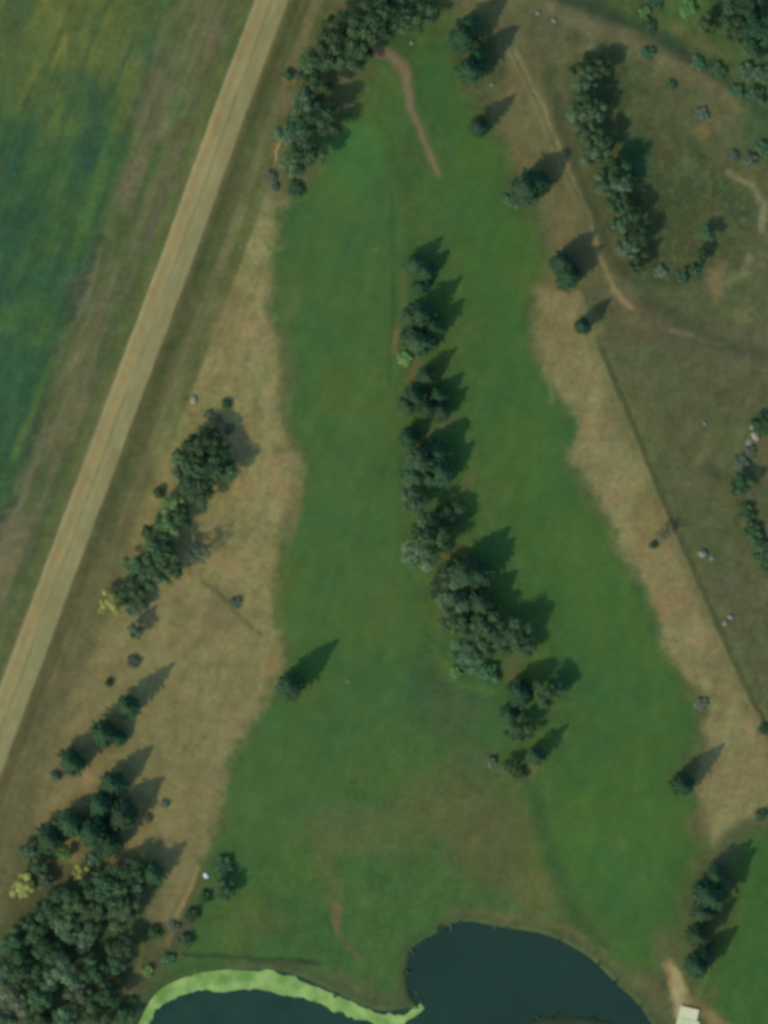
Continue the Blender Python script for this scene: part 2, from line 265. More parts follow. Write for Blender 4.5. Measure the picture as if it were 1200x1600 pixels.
    stroke([(930, 390), (955, 450), (1000, 495), (1060, 520), (1130, 540), (1260, 560)], 52, (95, 91, 67), .6, 22, warp=1, jit=.3)
    stroke(TRACK, 34, (102, 101, 66), .7, 12, warp=1, jit=.5); stroke([(x+2, y) for x, y in TRACK], 4.5, (138, 134, 90), .8, 3.5, warp=1, jit=1.0); stroke([(x-9, y+3) for x, y in TRACK[:22]], 4, (126, 124, 84), .65, 4, warp=1, jit=1.0)
    stroke([(958, 452), (968, 468), (985, 482)], 7, (144, 122, 90), .85, 4, warp=1)
    stroke(TRACK2, 8, (122, 117, 84), .85, 4, warp=1, jit=.4); stroke([(1000, 508), (1022, 514)], 4, (108, 104, 74), .6, 3)
    stroke([(1010, 470), (1050, 490), (1110, 530), (1170, 548), (1230, 560)], 22, (68, 77, 52), .7, 12, warp=1)
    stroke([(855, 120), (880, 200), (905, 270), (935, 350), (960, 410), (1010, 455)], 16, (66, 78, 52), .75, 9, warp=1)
    stroke([(1140, 270), (1175, 290), (1192, 320), (1190, 360)], 10, (128, 126, 88), .8, 5, warp=1, jit=.6)
    stroke([(1170, 400), (1165, 425), (1140, 440)], 12, (120, 117, 82), .65, 6, warp=1, jit=.6)
    stroke([(1162, 815), (1175, 850), (1190, 885), (1205, 892)], 4, (104, 112, 84), .7, 3, warp=1)
    fd = seg_dist(u+.2*(wu-u), v+.2*(wv-v), FENCE, False); mix((1-sm(2.0, 6, fd))*.95*sm(500, 560, v), (62, 72, 42)); mix((1-sm(4, 14, np.abs(fd-9)))*.35, (96, 102, 62))
    stroke(SAND, 18, (126, 114, 74), .9, 6, w1=88, warp=1, jit=.5); stroke(SAND[2:], 18, (160, 152, 104), .95, 6, w1=74, warp=1, jit=.5); stroke([(1040, 1508), (1050, 1535)], 8, (138, 112, 76), .7, 5, warp=1)
    stroke(SAND2, 16, (130, 118, 74), .8, 7, w1=22, warp=1); stroke([(1120, 1490), (1098, 1540), (1085, 1570)], 8, (104, 108, 68), .6, 5, warp=1)
    stroke([(1072, 1530), (1082, 1548)], 7, (96, 84, 46), .7, 4, warp=1)
    stroke(SANDTRAIL, 9, (122, 112, 72), .7, 4, w1=10, warp=1, jit=.5); stroke(SANDTRAIL[:14], 5, (146, 132, 88), .8, 3, warp=1); stroke([(215, 1520), (202, 1545), (190, 1560)], 14, (112, 104, 68), .7, 6, warp=1)
    stroke([(222, 1480), (214, 1515)], 9, (104, 112, 62), .7, 5, warp=1)
    # pond banks
    pd = np.maximum(seg_dist(u+.3*(wu-u), v+.3*(wv-v), POND, True), seg_dist(u+.3*(wu-u), v+.3*(wv-v), POND2, True))
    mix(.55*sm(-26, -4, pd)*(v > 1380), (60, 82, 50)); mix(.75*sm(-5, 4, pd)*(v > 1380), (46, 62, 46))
    # gravel road
    rj = 1.6*fbm(u/10, v/22, 51, 3)
    e = np.abs(dr+rj*.6)
    rd = 1-sm(22.5, 26.5, e)
    mix(rd, (142, 139, 91)); mix(rd*.8*(1-sm(3, 9, np.abs(dr+14+2*st))), (144, 131, 84)); mix(rd*.8*(1-sm(3, 9, np.abs(dr-13+2*st2))), (131, 132, 90)); mix(rd*.7*(1-sm(1, 4.5, np.abs(dr-1+2.5*st2))), (122, 118, 78))
    mix(rd*(1-sm(1.5, 4.5, np.abs(dr+22)))*.7, (148, 142, 98)); mix(rd*.5*sm(.0, .6, n1)*sm(-5, 12, dr), (142, 126, 86)); mix(rd*.5*sm(.05, .6, fbm(dr/6, along/90, 53, 3)), (142, 136, 94))
    mix(rd*.35*sm(.05, .6, n3), (124, 130, 90))
    pa = u*.94-v*-.33; pb = v*.94-u*.33                       # patches drawn out along the mowing heading
    pc = hash2(np.floor(pa/17+1.1*fbm(u/50, v/50, 91, 2)), np.floor(pb/31+1.1*fbm(u/50, v/50, 92, 2)), 93)*2-1
    an = fbm(pa/13, pb/48, 94, 3)
    C = C*(1+(.022*pc+.060*an)*(1-.35*gm))[..., None]
    C = C + (gm*(1-.4*rd))[..., None]*np.stack([7*hue2(u, v), 3.0*hue2(u, v), -2*hue2(u, v)], -1)
    # small-scale mottling
    g = 1 + .055*fbm(u/5.5, v/5.5, 61, 3) + .05*n2*(1-.6*rd) - .02
    soft = .45*np.clip(gm+rd, 0, 1)
    C = C*(1+(g-1)*(1-soft))[..., None]
    hue = fbm(u/40, v/40, 71, 4)
    C = C + np.stack([3.5*hue, -1.2*hue, -1.5*hue], -1)
    C = C*np.array([.905, .895, .93])
    return np.clip(C, 6, 235)

def albedo(u, v):
    return np.clip(s2l(ground_rgb(u, v))/KILL, .004, .9)

def height(u, v):
    u = np.asarray(u, float); v = np.asarray(v, float)
    dm = np.abs(road_d(u, v))*PX
    far = sm(200, 900, np.hypot(u-600, v-800)-900)
    h = .30*fbm(u/420, v/420, 81, 2) + .035*fbm(u/26, v/26, 82, 3)*(1-.6*sm(-10, 10, seg_dist(u, v, GREEN, True)))
    h = h*sm(3.0, 9.0, dm)*(1-far)
    near = sm(-60, -10, v)*(1-sm(1610, 1660, v))
    h = h + near*(.22*(1-sm(2.6, 4.6, dm)) - .30*np.exp(-((dm-6.6)/1.4)**2)) - (1-near)*.12*(1-sm(9, 40, dm))
    pd = np.maximum(seg_dist(u, v, POND, True), seg_dist(u, v, POND2, True))
    pd = np.minimum(pd, -seg_dist(u, v, ISLE, True)-2)
    m = sm(-9, 9, pd)
    return h*(1-m) + -1.5*m

WATER_Z = -0.62

# ------------------------------------------------------------------ materials
def new_mat(name, rough=.9, spec=.1):
    m = bpy.data.materials.new(name); m.use_nodes = True
    b = m.node_tree.nodes['Principled BSDF']; b.inputs['Roughness'].default_value = rough; b.inputs['Specular IOR Level'].default_value = spec
    return m, m.node_tree, b

def land_mat(name, fine=.16, scale=2.2, bump=.25):
    m, nt, b = new_mat(name, 1.0, 0.0)
    at = nt.nodes.new('ShaderNodeAttribute'); at.attribute_name = 'land'
    tc = nt.nodes.new('ShaderNodeTexCoord')
    n1 = nt.nodes.new('ShaderNodeTexNoise'); n1.inputs['Scale'].default_value = scale; n1.inputs['Detail'].default_value = 4
    n2 = nt.nodes.new('ShaderNodeTexNoise'); n2.inputs['Scale'].default_value = scale*.28; n2.inputs['Detail'].default_value = 3
    for n in (n1, n2): nt.links.new(tc.outputs['Object'], n.inputs['Vector'])
    ad = nt.nodes.new('ShaderNodeMath'); ad.operation = 'ADD'; nt.links.new(n1.outputs['Fac'], ad.inputs[0]); nt.links.new(n2.outputs['Fac'], ad.inputs[1])
    mr = nt.nodes.new('ShaderNodeMapRange'); mr.inputs['From Min'].default_value = .6; mr.inputs['From Max'].default_value = 1.4
    mr.inputs['To Min'].default_value = 1-fine; mr.inputs['To Max'].default_value = 1+fine
    nt.links.new(ad.outputs[0], mr.inputs['Value'])
    mx = nt.nodes.new('ShaderNodeVectorMath'); mx.operation = 'SCALE'
    nt.links.new(at.outputs['Color'], mx.inputs[0]); nt.links.new(mr.outputs[0], mx.inputs['Scale'])
    nt.links.new(mx.outputs[0], b.inputs['Base Color'])
    bp = nt.nodes.new('ShaderNodeBump'); bp.inputs['Strength'].default_value = bump; bp.inputs['Distance'].default_value = .25
    nt.links.new(n1.outputs['Fac'], bp.inputs['Height']); nt.links.new(bp.outputs[0], b.inputs['Normal'])
    return m

M_ROUGH = land_mat('rough_grass', .19, .85, .4)
M_FAIR = land_mat('mown_grass', .09, 1.1, .15)
M_GRAVEL = land_mat('gravel', .07, 1.4, .12)
M_DIRT = land_mat('dirt', .12, 2.2, .25)

def leaf_mat(name, dark, light, gain=1.0):
    m, nt, b = new_mat(name, .75, .12)
    at = nt.nodes.new('ShaderNodeAttribute'); at.attribute_name = 'tint'
    oi = nt.nodes.new('ShaderNodeObjectInfo')
    mx = nt.nodes.new('ShaderNodeMix'); mx.data_type = 'RGBA'
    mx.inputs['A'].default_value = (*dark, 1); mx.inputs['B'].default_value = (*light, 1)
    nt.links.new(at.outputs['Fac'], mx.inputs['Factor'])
    mr = nt.nodes.new('ShaderNodeMapRange'); mr.inputs['To Min'].default_value = .8*gain; mr.inputs['To Max'].default_value = 1.2*gain
    nt.links.new(oi.outputs['Random'], mr.inputs['Value'])
    sc = nt.nodes.new('ShaderNodeVectorMath'); sc.operation = 'SCALE'
    nt.links.new(mx.outputs['Result'], sc.inputs[0]); nt.links.new(mr.outputs[0], sc.inputs['Scale'])
    hs = nt.nodes.new('ShaderNodeHueSaturation'); m2 = nt.nodes.new('ShaderNodeMapRange'); ml = nt.nodes.new('ShaderNodeMath'); ml.operation = 'MULTIPLY'; ml.inputs[1].default_value = 7.31
    fr = nt.nodes.new('ShaderNodeMath'); fr.operation = 'FRACT'; nt.links.new(oi.outputs['Random'], ml.inputs[0]); nt.links.new(ml.outputs[0], fr.inputs[0]); nt.links.new(fr.outputs[0], m2.inputs['Value'])
    m2.inputs['To Min'].default_value = .48 if dark[0] < .1 else .5; m2.inputs['To Max'].default_value = .515 if dark[0] < .1 else .505; nt.links.new(m2.outputs[0], hs.inputs['Hue']); nt.links.new(sc.outputs[0], hs.inputs['Color'])
    nt.links.new(hs.outputs[0], b.inputs['Base Color'])
    return m

LEAF = {
    'reed': leaf_mat('pale_reeds', (.05, .09, .035), (.11, .16, .07)),
    'needle': leaf_mat('spruce_needles', (.026, .056, .021), (.042, .078, .027)),
    'dark': leaf_mat('dark_leaves', (.029, .060, .019), (.070, .110, .036)),
    'grey': leaf_mat('grey_green_leaves', (.036, .074, .027), (.112, .162, .068)),
    'green': leaf_mat('green_leaves', (.040, .085, .034), (.085, .150, .055)),
    'bright': leaf_mat('bright_leaves', (.060, .120, .032), (.150, .240, .060)),
    'yellow': leaf_mat('yellow_leaves', (.140, .150, .035), (.380, .340, .075)),
    'olive': leaf_mat('olive_leaves', (.070, .088, .040), (.150, .160, .075)),
    'scrub': leaf_mat('dull_scrub', (.075, .095, .044), (.130, .148, .078)),
}
def plain(name, c0, c1, scale=4., rough=.9, spec=.1):
    m, nt, b = new_mat(name, rough, spec)
    n = nt.nodes.new('ShaderNodeTexNoise'); n.inputs['Scale'].default_value = scale; n.inputs['Detail'].default_value = 5
    tc = nt.nodes.new('ShaderNodeTexCoord'); nt.links.new(tc.outputs['Object'], n.inputs['Vector'])
    r = nt.nodes.new('ShaderNodeValToRGB'); r.color_ramp.elements[0].position = .32; r.color_ramp.elements[1].position = .68
    r.color_ramp.elements[0].color = (*c0, 1); r.color_ramp.elements[1].color = (*c1, 1)
    nt.links.new(n.outputs['Fac'], r.inputs[0]); nt.links.new(r.outputs[0], b.inputs['Base Color'])
    return m
M_BARK = plain('bark', (.06, .045, .032), (.14, .11, .08), 6)
M_STONE = plain('pale_stone', (.13, .135, .09), (.21, .205, .14), 3)
M_TANSTONE = plain('tan_stone', (.20, .16, .09), (.32, .26, .15), 3)
M_WHITE = plain('white_stone', (.45, .48, .40), (.62, .64, .55), 3)
M_POST = plain('weathered_wood', (.10, .09, .065), (.20, .18, .13), 5)
M_WIRE = plain('wire', (.16, .16, .15), (.24, .24, .22), 9, .5, .5)
M_ALGAE = plain('green_algae', (.13, .225, .045), (.31, .39, .10), .28)
M_PLANK = plain('pale_planks', (.60, .50, .25), (.70, .60, .32), 1.2)
M_PLANK2 = plain('greenish_planks', (.50, .49, .24), (.58, .56, .30), 1.2)
M_RAIL = plain('rail_timber', (.44, .42, .30), (.56, .53, .38), 3)
M_REED = LEAF['grey']

m, nt, b = new_mat('pond_water', .15, .3)
n = nt.nodes.new('ShaderNodeTexNoise'); n.inputs['Scale'].default_value = .05; n.inputs['Detail'].default_value = 3
tc = nt.nodes.new('ShaderNodeTexCoord'); nt.links.new(tc.outputs['Object'], n.inputs['Vector'])
r = nt.nodes.new('ShaderNodeValToRGB'); r.color_ramp.elements[0].position = .3; r.color_ramp.elements[1].position = .7
r.color_ramp.elements[0].color = (.0130, .030, .0135, 1); r.color_ramp.elements[1].color = (.0165, .035, .0165, 1)
nt.links.new(n.outputs['Fac'], r.inputs[0]); nt.links.new(r.outputs[0], b.inputs['Base Color'])
n2 = nt.nodes.new('ShaderNodeTexNoise'); n2.inputs['Scale'].default_value = 1.2; nt.links.new(tc.outputs['Object'], n2.inputs['Vector'])
bp = nt.nodes.new('ShaderNodeBump'); bp.inputs['Strength'].default_value = .05; nt.links.new(n2.outputs['Fac'], bp.inputs['Height']); nt.links.new(bp.outputs[0], b.inputs['Normal'])
M_WATER = m
M_MURK = m.copy(); M_MURK.name = 'murky_water'
for e_, c_ in zip([n_ for n_ in M_MURK.node_tree.nodes if n_.type == 'VALTORGB'][0].color_ramp.elements, ((.012, .034, .016, 1), (.020, .044, .020, 1))): e_.color = c_
[n_ for n_ in M_MURK.node_tree.nodes if n_.type == 'TEX_NOISE'][0].inputs['Scale'].default_value = .16

# ------------------------------------------------------------------ mesh helpers
def mesh_np(name, verts, faces, mat=None, smooth=False):
    me = bpy.data.meshes.new(name)
    me.from_pydata([tuple(p) for p in np.asarray(verts, float)], [], [tuple(int(i) for i in f) for f in faces])
    if mat: me.materials.append(mat)
    if smooth: me.polygons.foreach_set('use_smooth', [True]*len(me.polygons))
    me.update(); return me

def fast_quads(name, verts, quads, mat):
    verts = np.asarray(verts, np.float32); quads = np.asarray(quads, np.int32)
    me = bpy.data.meshes.new(name); n = len(quads)
    me.vertices.add(len(verts)); me.vertices.foreach_set('co', verts.ravel())
    me.loops.add(n*4); me.loops.foreach_set('vertex_index', quads.ravel())
    me.polygons.add(n); me.polygons.foreach_set('loop_start', np.arange(n, dtype=np.int32)*4)
    try: me.polygons.foreach_set('loop_total', np.full(n, 4, np.int32))
    except Exception: pass
    if mat: me.materials.append(mat)
    me.update(calc_edges=True); me.validate(); return me

def link(name, data, parent=None, loc=(0, 0, 0)):
    o = bpy.data.objects.new(name, data); COL.objects.link(o); o.location = loc
    if parent: o.parent = parent
    return o
def tag(o, label, cat, group=None):
    o['label'] = label; o['category'] = cat
    if group: o['group'] = group
    return o
def struct(o, label=None, kind='structure'):
    o['kind'] = kind
    if label: o['label'] = label
    return o

def paint(me, u, v):
    a = me.color_attributes.new('land', 'FLOAT_COLOR', 'POINT')
    c = np.ones((len(u), 4), np.float32); c[:, :3] = albedo(u, v)
    a.data.foreach_set('color', c.ravel())

def grid_axes(lo, hi, step):
    mid = np.arange(lo, hi+1e-6, step); out = [mid]
    g = step*2; a = [lo]; 
    while a[-1] > lo-22000: a.append(a[-1]-g); g *= 1.28
    g = step*2; b = [hi]
    while b[-1] < hi+22000: b.append(b[-1]+g); g *= 1.28
    return np.concatenate([np.array(a[:0:-1]), mid, np.array(b[1:])])

def land_sheet(name, mat, U, V, dz=0., keep=None):
    uu, vv = np.meshgrid(U, V); nu, nv = len(U), len(V)
    i = np.arange(nu*nv).reshape(nv, nu)
    q = np.stack([i[1:, :-1], i[1:, 1:], i[:-1, 1:], i[:-1, :-1]], -1).reshape(-1, 4)
    fu, fv = uu.ravel(), vv.ravel()
    if keep is not None:
        cu = fu[q].mean(1); cv = fv[q].mean(1); q = q[keep(cu, cv)]
        used, inv = np.unique(q, return_inverse=True); q = inv.reshape(-1, 4); fu, fv = fu[used], fv[used]
    z = height(fu, fv)+dz
    x, y = W(fu, fv)
    me = fast_quads(name, np.stack([x, y, z], -1), q, mat)
    me.polygons.foreach_set('use_smooth', np.ones(len(me.polygons), bool))
    paint(me, fu, fv)
    return link(name, me)

# ------------------------------------------------------------------ the land
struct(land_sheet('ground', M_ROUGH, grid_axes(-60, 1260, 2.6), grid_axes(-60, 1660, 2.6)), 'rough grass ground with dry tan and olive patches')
def area_sheet(name, poly, label, mat, dz, step=2.5):
    P = np.array(poly); lo = np.maximum(P.min(0), (-200, -200)); hi = np.minimum(P.max(0), (1400, 1800))
    U = np.arange(lo[0], hi[0], step); V = np.arange(lo[1], hi[1], step)
    return struct(land_sheet(name, mat, U, V, dz, lambda a, b: seg_dist(a, b, poly, True) > 0), label)
def strip_sheet(name, mid, w, label, mat, dz, step=1.6):
    P = np.array(mid); lo = P.min(0)-w; hi = P.max(0)+w
    return struct(land_sheet(name, mat, np.arange(lo[0], hi[0], step), np.arange(lo[1], hi[1], step), dz, lambda a, b: seg_dist(a, b, mid, False) < w/2), label)
area_sheet('crop_field', CROP, 'streaky green crop field west of the gravel road', M_ROUGH, .02, 3.0)
area_sheet('fairway', LEFT_FAIRWAY, 'mown green fairway west of the central tree belt', M_FAIR, .02)
area_sheet('fairway', RIGHT_FAIRWAY, 'mown green fairway east of the central tree belt', M_FAIR, .02)
area_sheet('fairway', CORNER_FAIRWAY, 'mown green fairway in the lower right corner', M_FAIR, .02)
strip_sheet('dirt_path', PATH_TOP, 34, 'bare brown dirt path curving down the fairway', M_DIRT, .035)
strip_sheet('dirt_track', TRACK, 26, 'pale dirt track running beside the leafy copse', M_DIRT, .035)
strip_sheet('sandy_path', SAND, 54, 'sandy path leading to the pale bridge', M_DIRT, .035)
strip_sheet('sandy_trail', SANDTRAIL, 14, 'short sandy trail beside the roadside wood', M_DIRT, .035)
# gravel road ribbon
rv = np.arange(-700, 2300, 3.0); ro = np.linspace(-27.5, 27.5, 29)
RU = np.interp(rv, RC[:, 0], RC[:, 1])[:, None] + ro[None, :]/0.936*0.88; RV = rv[:, None] + ro[None, :]*.33
RVf, RUf = RV.ravel(), RU.ravel()
i = np.arange(len(rv)*len(ro)).reshape(len(rv), len(ro))
q = np.stack([i[1:, :-1], i[1:, 1:], i[:-1, 1:], i[:-1, :-1]], -1).reshape(-1, 4)
x, y = W(RUf, RVf)
me = fast_quads('gravel_road', np.stack([x, y, height(RUf, RVf)+.04], -1), q, M_GRAVEL)
me.polygons.foreach_set('use_smooth', np.ones(len(me.polygons), bool)); paint(me, RUf, RVf)
struct(link('gravel_road', me), 'straight tan gravel road with faint wheel tracks')

def flat_poly(name, poly, z, mat):
    import bmesh
    bm = bmesh.new(); vs = [bm.verts.new((*W(a, c), z)) for a, c in poly]
    bm.faces.new(vs); bmesh.ops.triangulate(bm, faces=bm.faces[:]); bmesh.ops.recalc_face_normals(bm, faces=bm.faces[:])
    if bm.faces[:][0].normal.z < 0: bmesh.ops.reverse_faces(bm, faces=bm.faces[:])
    me = bpy.data.meshes.new(name); bm.to_mesh(me); bm.free(); me.materials.append(mat); return link(name, me)
def grow(poly, k):
    P = np.array(poly); c = P.mean(0); d = P-c; return [tuple(p) for p in P + d/np.linalg.norm(d, axis=1)[:, None]*k]
struct(flat_poly('pond_water', grow(POND, 10), WATER_Z, M_WATER), 'still dark pond water')
struct(flat_poly('backwater', grow(POND2, 8), WATER_Z-.012, M_MURK), 'dark backwater rimmed with bright green algae')
# floating algae rim, ragged on both sides
def algae():
    P = np.array(ALGAE_MID); n = len(P); t = np.gradient(P, axis=0); t /= np.linalg.norm(t, axis=1)[:, None]; nr = np.stack([-t[:, 1], t[:, 0]], -1)
    s = np.linspace(0, n-1, 520); f = lambda A: np.stack([np.interp(s, np.arange(n), A[:, k]) for k in (0, 1)], -1)
    P, nr = f(P), f(nr); q = s/(n-1)
    w = np.interp(q, [0, .2, .42, .6, .75, .87, .92, 1], [13, 13.5, 15.5, 12.5, 9, 10, 6, 5])
    a = w*(1+.28*fbm(s*.42, s*0+3, 5, 2)+.09*fbm(s*1.3, s*0+3, 15, 3)); c = w*(1+.40*fbm(s*.37, s*0+9, 6, 2)+.10*fbm(s*1.5, s*0+9, 16, 3))
    rows = []
    for k, e in enumerate(np.linspace(-1, 1, 7)):
        ww = np.where(e < 0, a, c)*e; rows.append(P+nr*ww[:, None])
    R = np.stack(rows, 1); x, y = W(R[..., 0], R[..., 1]); m_ = len(s)
    z = np.full(x.shape, WATER_Z+.03)+.02*fbm(R[..., 0]/6, R[..., 1]/6, 8, 2)
    i = np.arange(m_*7).reshape(m_, 7)
    q_ = np.stack([i[:-1, :-1], i[:-1, 1:], i[1:, 1:], i[1:, :-1]], -1).reshape(-1, 4)
    return fast_quads('algae', np.stack([x, y, z], -1).reshape(-1, 3), q_, M_ALGAE)
struct(link('algae', algae()), 'bright lime green algae floating along the bank', 'stuff')

# ------------------------------------------------------------------ vegetation meshes
def leaf_quads(cent, size, up=.5, out=None, asp=1.5):
    n = len(cent)
    nrm = rng.normal(size=(n, 3)); nrm /= np.linalg.norm(nrm, axis=1)[:, None]
    nrm[:, 2] += up
    if out is not None: nrm += out
    nrm /= np.linalg.norm(nrm, axis=1)[:, None]
    r = rng.normal(size=(n, 3)); a = np.cross(nrm, r); a /= np.linalg.norm(a, axis=1)[:, None]; b = np.cross(nrm, a)
    s = (size*rng.uniform(.6, 1.3, n))[:, None]
    a = a*s*asp*.5; b = b*s*.5
    V = np.stack([cent-a, cent-b*.9+a*.1, cent+a, cent+b], 1).reshape(-1, 3)
    return V, np.arange(n*4).reshape(n, 4)
def with_tint(me, t):
    a = me.attributes.new('tint', 'FLOAT', 'FACE'); a.data.foreach_set('value', np.clip(t, 0, 1).astype(np.float32)); return me

def tube(pts, radii, k=7):
    pts = [Vector(p) for p in pts]; V = []; F = []
    for i_, p in enumerate(pts):
        d = (pts[min(i_+1, len(pts)-1)]-pts[max(i_-1, 0)]).normalized()
        a = d.orthogonal().normalized(); c = d.cross(a)
        for j in range(k):
            t = 2*math.pi*j/k; V.append(p+(a*math.cos(t)+c*math.sin(t))*radii[i_])
    for i_ in range(len(pts)-1):
        for j in range(k): F.append((i_*k+j, i_*k+(j+1) % k, (i_+1)*k+(j+1) % k, (i_+1)*k+j))
    F.append(tuple(range((len(pts)-1)*k, len(pts)*k)))
    return V, F
def tubes_mesh(name, lst, mat):
    V, F = [], []
    for pts, rad in lst:
        v_, f_ = tube(pts, rad); o = len(V); V += v_; F += [tuple(i_+o for i_ in f) for f in f_]
    return mesh_np(name, V, F, mat, True)

def spruce(seed):                            # nominal: radius 3, height 12
    R, H = 3., 12.
    cs, szs, tint, outs = [], [], [], []
    z = .7
    ph = 0; lobes = None
    while z < H-.25:
        f = 1-(z/H); lobes = rng.uniform(.62, 1.12, 5) if lobes is None or rng.random() < .35 else lobes; rr = R*min(1, 2.0*f**.95)*(.72+.28*min(1, z/2.6))*rng.uniform(.80, 1.12)
        nb = int(5+7*f+2)
        ph += 1.1
        for k in range(nb):
            a = ph+2*math.pi*k/nb+rng.normal(0, .12); L = rr*rng.uniform(.78, 1.1)*lobes[int((a % 6.2832)/6.2832*5) % 5]*1.1
            m_ = max(2, int(L/.30)); bt = rng.uniform(-.2, .2)
            for t in np.linspace(.15, 1, m_):
                d = L*t; wdt = .34*(1-.5*t)+.05
                for _ in range(2):
                    lat = rng.normal(0, wdt*.6)
                    cs.append((math.cos(a)*d-math.sin(a)*lat, math.sin(a)*d+math.cos(a)*lat, z-.28*d*t+rng.normal(0, .08)))
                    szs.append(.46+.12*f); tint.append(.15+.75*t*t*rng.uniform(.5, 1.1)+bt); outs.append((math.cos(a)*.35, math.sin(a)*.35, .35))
        z += .30+.26*f
    for _ in range(10): cs.append((rng.normal(0, .1), rng.normal(0, .1), H-rng.uniform(0, .8))); szs.append(.3); tint.append(.6); outs.append((0, 0, 0))
    cs = np.array(cs); V, Q = leaf_quads(cs, np.array(szs), .9, np.array(outs)*2.2, 1.7)
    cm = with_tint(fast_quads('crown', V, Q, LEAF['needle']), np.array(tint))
    st = [([(0, 0, -.3), (0, 0, 3), (.03, .02, 8), (0, 0, 11.6)], [.26, .2, .11, .02])]
    for k in range(8):
        a = k*2.4; st.append(([(0, 0, .9+k*.9), (math.cos(a)*1.4*(1-k*.08), math.sin(a)*1.4*(1-k*.08), .8+k*.88)], [.05, .015]))
    return tubes_mesh('trunk', st, M_BARK), cm

def broadleaf(seed, dens=1.0, nl=15, leaf=.40):  # nominal: radius 4, height 9
    R, H = 4., 9.
    zc, hz = H*.60, H*.38
    clumps = [(0, 0, zc+hz*.45, 1.5)]
    lob = rng.uniform(0, 6.28, 3)
    for k in range(nl):
        g = (k+.5)/nl; th = math.acos(1-1.75*g); a = k*2.39996+rng.normal(0, .25)
        q_ = .74+.14*math.sin(2*a+lob[0])+.10*math.sin(3*a+lob[1])+rng.normal(0, .06)
        clumps.append((math.sin(th)*math.cos(a)*R*q_, math.sin(th)*math.sin(a)*R*q_, zc+math.cos(th)*hz*.72+rng.normal(0, .3), rng.uniform(.85, 1.45)))
    C_, T_, O_ = [], [], []
    for (x_, y_, z_, r_) in clumps:
        n_ = int(120*dens*r_**2)
        d = rng.normal(size=(n_, 3)); d /= np.linalg.norm(d, axis=1)[:, None]
        rad = r_*rng.uniform(.15, 1.32, n_)**.65
        P = d*rad[:, None]*np.array([1, 1, .8])+(x_, y_, z_)
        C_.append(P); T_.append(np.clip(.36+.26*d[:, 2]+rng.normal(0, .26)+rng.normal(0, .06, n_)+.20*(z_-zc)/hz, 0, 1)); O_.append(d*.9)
    C_ = np.concatenate(C_); V, Q = leaf_quads(C_, np.full(len(C_), leaf), .9, np.concatenate(O_)*1.7, 1.3)
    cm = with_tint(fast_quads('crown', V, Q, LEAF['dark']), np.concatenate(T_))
    st = [([(0, 0, -.3), (.05, 0, 1.6), (.1, .1, 4.2), (0, .05, 6.6)], [.30, .22, .14, .04])]
    for k in range(1, min(len(clumps), 13)):
        x_, y_, z_, r_ = clumps[k]; b0 = min(z_-.8, rng.uniform(1.6, 4.4)); b0 = max(b0, 1.3)
        st.append(([(.05, .03, b0), (x_*.5, y_*.5, (b0+z_)/2+.2), (x_*.92, y_*.92, z_)], [.11, .07, .02]))
    return tubes_mesh('trunk', st, M_BARK), cm

def shrub(seed):                             # nominal: radius 1.5, height 2
    C_, T_, O_ = [], [], []
    for k in range(9):
        a = k*2.4; q_ = .85*math.sqrt((k+.3)/9)*1.25; x_, y_ = math.cos(a)*q_, math.sin(a)*q_; z_ = .95-.35*q_+rng.normal(0, .12); r_ = rng.uniform(.38, .62)
        n_ = 70; d = rng.normal(size=(n_, 3)); d /= np.linalg.norm(d, axis=1)[:, None]
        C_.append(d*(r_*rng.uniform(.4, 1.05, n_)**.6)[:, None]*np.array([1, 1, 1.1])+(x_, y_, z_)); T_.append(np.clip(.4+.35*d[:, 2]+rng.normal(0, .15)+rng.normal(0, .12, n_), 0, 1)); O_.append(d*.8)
    C_ = np.concatenate(C_); V, Q = leaf_quads(C_, np.full(len(C_), .27), .9, np.concatenate(O_), 1.4)
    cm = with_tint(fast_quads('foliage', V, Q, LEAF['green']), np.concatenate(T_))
    st = [([(0, 0, -.15), (math.cos(k)*.3, math.sin(k)*.3, .5), (math.cos(k)*.7, math.sin(k)*.7, 1.0)], [.05, .035, .012]) for k in (0, 1.3, 2.6, 3.9, 5.1)]
    return tubes_mesh('stems', st, M_BARK), cm

def reed(seed):                              # a tuft of blades, about 1 m across
    n_ = 70; a = rng.uniform(0, 6.28, n_); r_ = rng.uniform(0, .45, n_); V, Q, T = [], [], []
    for k in range(n_):
        b0 = np.array([math.cos(a[k])*r_[k], math.sin(a[k])*r_[k], -.5]); tip = b0+np.array([math.cos(a[k])*.45+rng.normal(0, .15), math.sin(a[k])*.45+rng.normal(0, .15), 1.4+rng.uniform(0, .6)])
        s = np.array([-math.sin(a[k]), math.cos(a[k]), 0])*.05; md = (b0+tip)/2+np.array([0, 0, .25])
        o = len(V); V += [b0-s, b0+s, md+s*1.3, md-s*1.3, tip+s*.6, tip-s*.6]; Q += [(o, o+1, o+2, o+3), (o+3, o+2, o+4, o+5)]; T += [.5, .9]
    return with_tint(fast_quads('reed_clump', np.array(V), np.array(Q), LEAF['grey']), np.array(T))

def boulder(seed):
    import bmesh
    bm = bmesh.new(); bmesh.ops.create_icosphere(bm, subdivisions=3, radius=.5)
    f = rng.uniform(0, 50)
    for v_ in bm.verts:
        p = v_.co; k = 1+.22*float(fbm(np.array(p.x*2.1+f), np.array(p.y*2.1+p.z*1.7), seed, 3)); v_.co = Vector((p.x*k*1.15, p.y*k*.9, p.z*k*.62))
    me = bpy.data.meshes.new('boulder'); bm.to_mesh(me); bm.free(); return me

